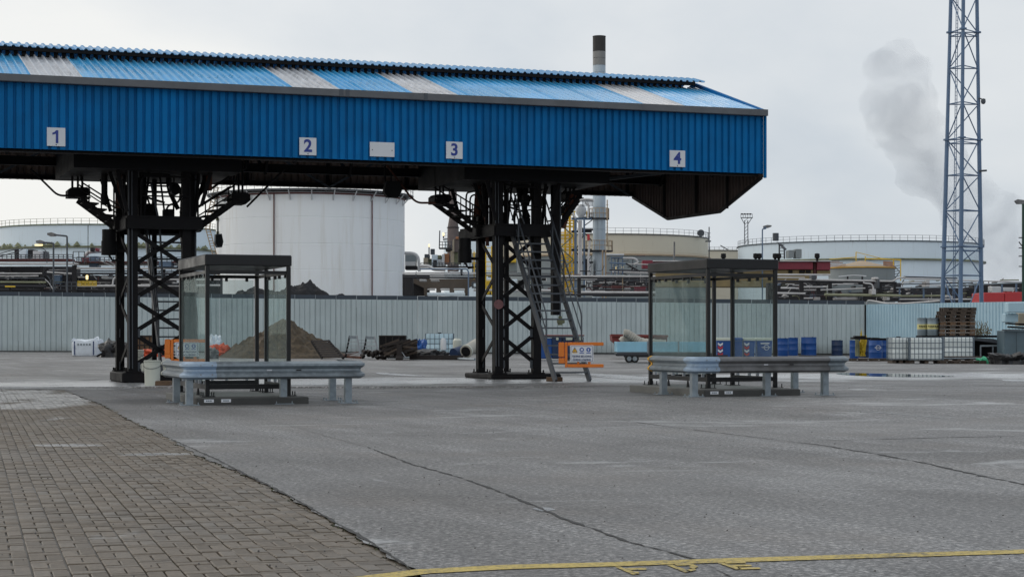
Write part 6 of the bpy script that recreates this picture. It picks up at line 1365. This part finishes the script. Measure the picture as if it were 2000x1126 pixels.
# pallet under the drums, overalls, lid clutter
def pallet(loc, rz, w_, d, h, mat, label):
    t = thing('pallet', label, 'pallet', loc, rz, 'wooden pallets')
    for q in range(4):
        x = -w_/2+.12+(w_-.24)*q/3
        for y in (-d/2+.07,0,d/2-.07): ob('block', MB().box(x-.12,x+.12,y-.06,y+.06,.036,h-.042), mat, t, world=False)
    for q in range(5): m_ = MB(); y = -d/2+.06+(d-.12)*q/4; m_.box(-w_/2,w_/2,y-.05,y+.05,h-.04,h); ob('deck_board', m_, mat, t, world=False)
    for q in range(3): m_ = MB(); y = -d/2+.06+(d-.12)*q/2; m_.box(-w_/2,w_/2,y-.05,y+.05,0,.034); ob('bottom_board', m_, mat, t, world=False)
    return t
b = at(1700,705); pallet(b+Vector((.0,.5,0)),0,1.7,1.0,.12,M['wood'],'dark pallet under the blue drums'); b = at(1880,710); pallet(b+Vector((0,.4,0)),.05,1.9,1.0,.13,M['wood'],'dark pallet lying in front of the right hand tote'); b = at(1872,706); pallet(b+Vector((.1,.3,.14)),-.04,1.9,1.0,.10,M['wood'],'second dark pallet on the one before the right hand tote')
yo = lump('yellow_overalls', 1680, 1691, 672, 702.5, M['yjack'], 'yellow oilskin overalls hanging over a blue drum', 'clothing', 21, amp=.9, dep=.13, top=.6); yo.location.z = .2
oj = lump('olive_jacket', 1671, 1679, 673, 702.5, M['moss'], 'olive jacket hanging beside the yellow overalls', 'clothing', 22, amp=.5, dep=.12, top=.35); oj.location.z = .2
m_ = MB(); m_.bar(W(1664,660,84),W(1712,661,84),.8,.10); m_.bar(W(1668,657,84),W(1690,657,84),.4,.08); m_.bar(W(1700,662,83.5),W(1742,662,83.5),.5,.10); single('lid_boards', m_, M['black'], 'dark boards lying over the blue drums', 'boards')
# dark shelf with grey drums and the pallet stack
t = thing('steel_shelf', 'long dark shelf carrying grey drums and stacked pallets', 'shelf', at(1870,705), 0); Ysh = 84.5
m_ = MB(); m_.bar(W(1795,657,Ysh),W(1941,656.5,Ysh),1.3,.10); ob('top', m_, M['black'], t); m_ = MB(); m_.prism([W(1903,659,Ysh-.6),W(1940,661,Ysh-.6),W(1962,668,Ysh-.6),W(1962,671,Ysh-.6),W(1903,664,Ysh-.6)],(0,1,0),1.2); ob('sloping_sheet', m_, M['steel'], t)
m_ = MB(); m_.bar(W(1780,700,Ysh+.9),W(1962,700,Ysh+.9),.1,.1); p=W(1795,702,Ysh+.6); q=W(1962,661,Ysh+.6); m_.box(p.x,q.x,Ysh+.7,Ysh+.9,p.z,q.z-.1); ob('back_panel', m_, M['black2'], t)
for (x) in (1915,1939): m_ = MB(); m_.bar(W(x,702,Ysh-.7),W(x,676,Ysh-.7),.06,.06,(0,1,0)); ob('leg', m_, M['galv'], t)
m_ = MB(); m_.bar(W(1914,675,Ysh-.7),W(1962,674,Ysh-.7),.05,.08); m_.bar(W(1905,697.5,Ysh-1.2),W(1832,697,Ysh-1.2),.2,.05); m_.bar(W(1836,699,Ysh-3.4),W(1925,698.5,Ysh-3.4),.25,.05); ob('cross_bar', m_, M['galv'], t)
for (x0,x1,lab) in ((1799,1811,'grey drum with a yellow lettered band, at the left end of the shelf'),(1811,1833,'grey drum with a yellow lettered band, beside the pallet stack')):
    b = W((x0+x1)/2,655.5,Ysh); k = Ysh/F; r_ = (x1-x0)/2*k if x0 > 1800 else 10.5*k; cc = Vector((W(x1-10.5*1 if x0<1800 else (x0+x1)/2,655.5,Ysh).x+ (0.12 if x0<1800 else 0), Ysh+(.35 if x0<1800 else 0), b.z))
    t_ = drum(cc, r_, 35*k, M['drumg'], lab); m_ = MB(); m_.lathe([(r_*1.03,13*k),(r_*1.03,23*k)], 24, cc); ob('band', m_, M['lime'], t_)
    tm = text_mb('PANOLIN' if x0 > 1805 else 'PANOL', .13, .001, True); xf(tm, cc+Vector((-.02,-r_*1.045,18.3*k)), (1,0,0), (0,0,1)); ob('band_text', tm, M['black2'], t_)
k = Ysh/F; lay = [(1832,1900,'wood2'),(1832,1901,'wood2'),(1832,1900,'wood'),(1833,1901,'wood2'),(1832,1900,'wood'),(1832,1901,'wood'),(1834,1902,'wood'),(1839,1903,'wood')]
names = ['bottom pallet of the tall stack on the shelf','second pallet from the bottom of the tall stack','third pallet from the bottom of the tall stack','fourth pallet from the bottom of the tall stack','fourth pallet from the top of the tall stack','third pallet from the top of the tall stack','second pallet from the top of the tall stack','topmost pallet of the tall stack, set to the right']
for q, (x0,x1,mt) in enumerate(lay):
    c_ = W((x0+x1)/2, 656-7*q, Ysh); pallet(Vector((c_.x,Ysh+.05,c_.z)), random.uniform(-.02,.02), (x1-x0)*k, .9, 6.7*k, M[mt], names[q])
wd = thing('dry_weeds', 'dry brown weeds growing beside the pallet stack', 'plant', W(1918,656,85), 0); wr = random.Random(4)
for q in range(34):
    x = wr.uniform(1905,1930); h_ = wr.uniform(6,34); m_ = MB(); m_.tube([W(x,658,85.2+wr.random()*.6),W(x+wr.uniform(-4,4),658-h_*.6,85.3),W(x+wr.uniform(-7,7),658-h_,85.4)], .012, 4)
    ob('stalk', m_, M['weed'], wd)
m_ = MB()
for q in range(60): p = W(wr.uniform(1903,1934),wr.uniform(641,657),85+wr.random()*.5); m_.add([p,p+Vector((wr.uniform(-.12,.12),.02,wr.uniform(-.1,.1))),p+Vector((wr.uniform(-.1,.1),.03,wr.uniform(.02,.14)))], [(0,1,2)])
ob('leaves', m_, M['weed'], wd, kind='stuff')
t = thing('steel_cabinet', 'grey blue steel cabinet at the right edge of the yard', 'cabinet', at(1980,706), 0); p = W(1961,703,82); q = W(2030,645,82)
m_ = MB(); m_.bbox(p.x,q.x,82,83.2,p.z,q.z,.02); ob('body', m_, M['greybox'], t); m_ = MB(); m_.bar(W(1958,644,81.9),W(2030,643,81.9),.2,.05); ob('top_edge', m_, M['steel'], t); m_ = MB(); m_.bar(W(1985,703,81.9),W(1985,648,81.9),.01,.02,(0,1,0)); ob('door_seam', m_, M['black'], t)
t = thing('pale_blue_hopper', 'pale blue box with boards beneath above the grey cabinet', 'box', W(1980,640,90), 0)
for (x0,x1,y0,y1,mt,Y) in ((1963,1989,612,629,'fenceb',90),(1989,2030,611,636,'beige',91),(1969,2030,590,610,'fenceb',89.6)): bx('panel', x0,x1,y0,y1,Y,M[mt],t,.6)
for (x0,x1,y) in ((1966,2020,634),(1970,2020,641)): m_ = MB(); m_.bar(W(x0,y-3,89),W(x1,y,89),.5,.08); ob('board', m_, M['black'], t)
lump('black_hoses', 1940, 2020, 691, 711, M['tarp'], 'heap of black hoses and sheeting at the right edge', 'hoses', 31, amp=.5, dep=.8)
t = thing('hose_coil', 'loose black hoses draped over the heap at the right edge', 'hose', at(1970,710), 0)
for q in range(9):
    x = wr.uniform(1935,1960); m_ = MB(); m_.tube([W(x+j*14,705-8*math.sin(j*1.3+q)-q*.6,76.5-q*.05) for j in range(6)], .035, 6, .2); ob('hose', m_, M['tarp'], t)
lump('green_sheet', 1913, 1948, 698, 710, M['green'], 'bright green folded sheet on the ground by the black hoses', 'sheet', 33, amp=.3, dep=.5, top=.3)
lump('dark_bush', 1986, 2012, 672, 703, M['coal'], 'dark sack leaning on the grey cabinet', 'sack', 35, amp=.4, dep=.3)

# bins with pale lids behind the right shelter
for (x0,x1,y0,y1,lab,strip) in ((1400,1429,659,697,'blue bin with red and white chevrons seen through the right shelter',0),(1430,1450,659,697,'plain blue bin between the two chevron bins',None),(1452,1474,659,697,'blue bin with faded chevrons behind the right shelter glass',0),(1478,1508,659,697,'blue bin with a pale emblem behind the right shelter glass',1)):
    b = at((x0+x1)/2,y1); k = b.y/F; wd_, h = (x1-x0)*k, (y1-y0)*k; t = thing('waste_bin', lab, 'bin', b, 0, 'blue bins behind the right shelter')
    m_ = MB(); m_.add([(-wd_*.46,0,0),(wd_*.46,0,0),(wd_*.46,.8,0),(-wd_*.46,.8,0),(-wd_*.5,-.04,h*.84),(wd_*.5,-.04,h*.84),(wd_*.5,.84,h*.84),(-wd_*.5,.84,h*.84)],[(0,3,2,1),(4,5,6,7),(0,1,5,4),(1,2,6,5),(2,3,7,6),(3,0,4,7)]); ob('body', m_, M['drum'], t, world=False)
    m_ = MB(); m_.bbox(-wd_*.52,wd_*.52,-.07,.87,h*.845,h,.02); ob('lid', m_, M['lid'] if strip is not None else M['drum'], t, world=False)
    if strip == 0:
        for q in range(4):
            for sx_ in (0,1):
                m_ = MB(); xx = -wd_*.44; z = h*.76-q*h*.17; s_ = .13; m_.prism([(xx+s_*sx_,-.06,z-(0 if sx_ == 0 else .09)),(xx+s_*(sx_+1),-.06,z-(.09 if sx_ == 0 else 0)),(xx+s_*(sx_+1),-.06,z-(.2 if sx_ == 0 else .11)),(xx+s_*sx_,-.06,z-(.11 if sx_ == 0 else .2))],(0,1,0),.01); ob('chevron', m_, M['red'] if q % 2 else M['plate'], t, world=False)
    if strip == 1: m_ = MB(); m_.tube([(.1+math.cos(a)*.13,-.06,h*.5+math.sin(a)*.13) for a in [2*math.pi*q/16 for q in range(17)]],.014,5); m_.box(-.15,.3,-.065,-.05,h*.49,h*.52); m_.box(-.2,.25,-.062,-.05,h*.68,h*.74); ob('emblem', m_, M['plate'], t, world=False)
for (x0,x1,y0,lab) in ((1292,1306,658,'pale green lidded tub furthest left behind the right shelter'),(1312,1328,658,'pale green lidded tub behind the right shelter, second from left'),(1336,1352,657,'pale lidded tub behind the right shelter, third from left'),(1356,1374,655,'pale lidded tub left of the shelter corner post')):
    b = at((x0+x1)/2,690); k = b.y/F; t = thing('lidded_tub', lab, 'tub', b, 0, 'lidded tubs behind the trailer'); wd_, h = (x1-x0)*k, (690-y0)*k; m_ = MB(); m_.bbox(-wd_/2,wd_/2,0,.7,0,h*.82,.03); ob('body', m_, M['drum'] if x0 > 1330 else M['green'], t, world=False); m_ = MB(); m_.bbox(-wd_/2-.03,wd_/2+.03,-.03,.73,h*.825,h,.02); ob('lid', m_, M['lid'], t, world=False)
# trailer
Yt = 78; b = at(1270,708); t = thing('flat_trailer', 'pale blue drop side trailer carrying pale hoses', 'trailer', b, 0); k = b.y/F; L = (1385-1205)*k; x0 = W(1205,0,b.y).x-b.x
m_ = MB(); 
for q in range(3): m_ = MB(); m_.bbox(x0+L*q/3+.01,x0+L*(q+1)/3-.01,-.03,.0,21*k,41*k,.008); ob('side_board', m_, M['trailer'], t, world=False); m_ = MB(); m_.box(x0+L*(q+1)/3-.03,x0+L*(q+1)/3+.03,-.045,-.031,19*k,42*k); ob('side_post', m_, M['galv'], t, world=False)
m_ = MB(); m_.box(x0,x0+L,0,1.9,17*k,21*k-.01); ob('bed', m_, M['steel'], t, world=False); m_ = MB(); m_.bbox(x0,x0+.04,.01,1.9,21*k,41*k,.008); ob('end_board', m_, M['trailer'], t, world=False)
m_ = MB(); m_.bar((x0,.02,15*k),(x0+L,.02,15*k),.06,.08); m_.bar((x0+.3,.3,13*k),(x0+L+.8,.3,13*k),.08,.1); ob('chassis', m_, M['piped'], t, world=False)
for px in (1229,1240):
    xx = W(px,0,b.y).x-b.x; m_ = MB(); m_.cone((xx,.02,8*k),(xx,.24,8*k),8*k,8*k,20); wh_ = ob('wheel', m_, M['tyre'], t, world=False); m_ = MB(); m_.cone((xx,.0,8*k),(xx,.019,8*k),4.5*k,4.5*k,14); ob('rim', m_, M['galv'], wh_, world=False)
for q, pts in enumerate(([(1213,668),(1222,662),(1245,664),(1262,672)],[(1218,650),(1226,651),(1240,660),(1252,668),(1300,671)])):
    def hr(u): return .19+.015*math.sin(u*160)
    P_ = [W(x,y,b.y+.8-.3*q) for x,y in pts]; D_ = []
    for a_, c2 in zip(P_,P_[1:]): D_ += [a_.lerp(c2,j/10) for j in range(10)]
    D_.append(P_[-1]); m_ = MB(); m_.tube(D_, hr if q == 0 else (lambda u: .17+.015*math.sin(u*160)), 12); single('ribbed_hose', m_, M['hose'], ['pale ribbed hose lying in the blue trailer','pale ribbed hose arching up above the trailer side'][q], 'hose', 'hoses on the trailer')
t = thing('red_tipper', 'dull red tipping body behind the pale blue trailer', 'tipper', at(1250,697), 0); p = at(1196,693)
m_ = MB(); m_.prism([W(1195,653,86),W(1303,655,86),W(1303,668,86),W(1205,672,86),W(1196,665,86)],(0,1,0),2.0); ob('body', m_, M['redtr'], t); m_ = MB(); m_.bar(W(1193,654,85.9),W(1305,656,85.9),.15,.10); ob('rim', m_, M['redtr'], t); m_ = MB(); m_.bar(W(1202,670,86.4),W(1206,694,86.4),.15,.15,(0,1,0)); m_.bar(W(1296,668,86.4),W(1296,694,86.4),.15,.15,(0,1,0)); m_.bar(W(1200,676,86.4),W(1300,677,86.4),.15,.2); ob('frame', m_, M['black'], t)
t = thing('jerry_rack', 'dark blue rack of labelled containers behind the wide stair', 'rack', at(1110,702), 0)
for (x0,x1,y0,y1,mt) in ((1053,1078,660,700,'drum'),(1078,1098,656,700,'drumd'),(1099,1118,656,700,'drumd'),(1119,1140,657,700,'drumd')): bx('container', x0,x1,y0,y1,80,M[mt],t,.8)
for (x0,x1) in ((1086,1091),(1105,1118),(1131,1138)): bx('label', x0,x1,657,664,79.95,M['lid'],t,.03)
bx('top_cover',1050,1142,653.5,656,79.9,M['redtr'],t,.9)
lump('white_sack', 1108, 1119, 688, 703, M['bag'], 'small white sack behind the orange barrier at the stair', 'sack', 41, amp=.2, dep=.2)

# ------------------------------------------------------------------ steam plume
def plume():
    mbd = bpy.data.metaballs.new('steam'); mbd.resolution = 1.1; mbd.render_resolution = 1.1; mbd.threshold = .3; Y = 190; k = Y/F; rp_ = random.Random(8)
    for (x,y,r_) in ((1990,520,40),(1960,500,44),(1930,470,44),(1965,450,42),(1900,430,52),(1950,410,40),(1880,385,56),(1920,370,36),(1850,345,50),(1815,310,52),(1790,270,50),(1830,290,34),(1755,240,48),(1735,200,46),(1760,170,48),(1720,150,38),(1740,115,34),(1790,150,30)):
        for q in range(4):
            e = mbd.elements.new(); p = W(x+rp_.uniform(-.5,.5)*r_, y+rp_.uniform(-.5,.5)*r_, Y); e.co = p+Vector((0,rp_.uniform(-2,2),0)); e.radius = r_*k*rp_.uniform(.75,1.2)*1.25
    o = bpy.data.objects.new('tmp', mbd); COL.objects.link(o); dg = bpy.context.evaluated_depsgraph_get(); dg.update()
    me = bpy.data.meshes.new_from_object(o.evaluated_get(dg)); bpy.data.objects.remove(o)
    for v in me.vertices:
        c = v.co; d = noise.fractal(c*.35,1.0,2.0,4)*.9; v.co = c + v.normal*d
    m = bpy.data.materials.new('steam'); m.use_nodes = True; t = m.node_tree; t.nodes.clear()
    co = nn(t,'ShaderNodeTexCoord').outputs['Object']; ns = nn(t,'ShaderNodeTexNoise',{'Vector':co,'Scale':.20,'Detail':6,'Roughness':.62,'Distortion':.8}).outputs['Fac']
    dn = nn(t,'ShaderNodeMapRange',{0:ns,1:.38,2:.68,3:.0,4:.12}).outputs[0]
    pv = nn(t,'ShaderNodeVolumePrincipled',{'Color':(.50,.56,.67,1),'Density':dn,'Anisotropy':.1}); t.links.new(pv.outputs[0], nn(t,'ShaderNodeOutputMaterial').inputs['Volume'])
    me.materials.clear(); me.materials.append(m); s_ = bpy.data.objects.new('steam_plume', me); COL.objects.link(s_); s_['kind'] = 'stuff'; s_['label'] = 'grey steam plume drifting up behind the lattice mast'
plume()
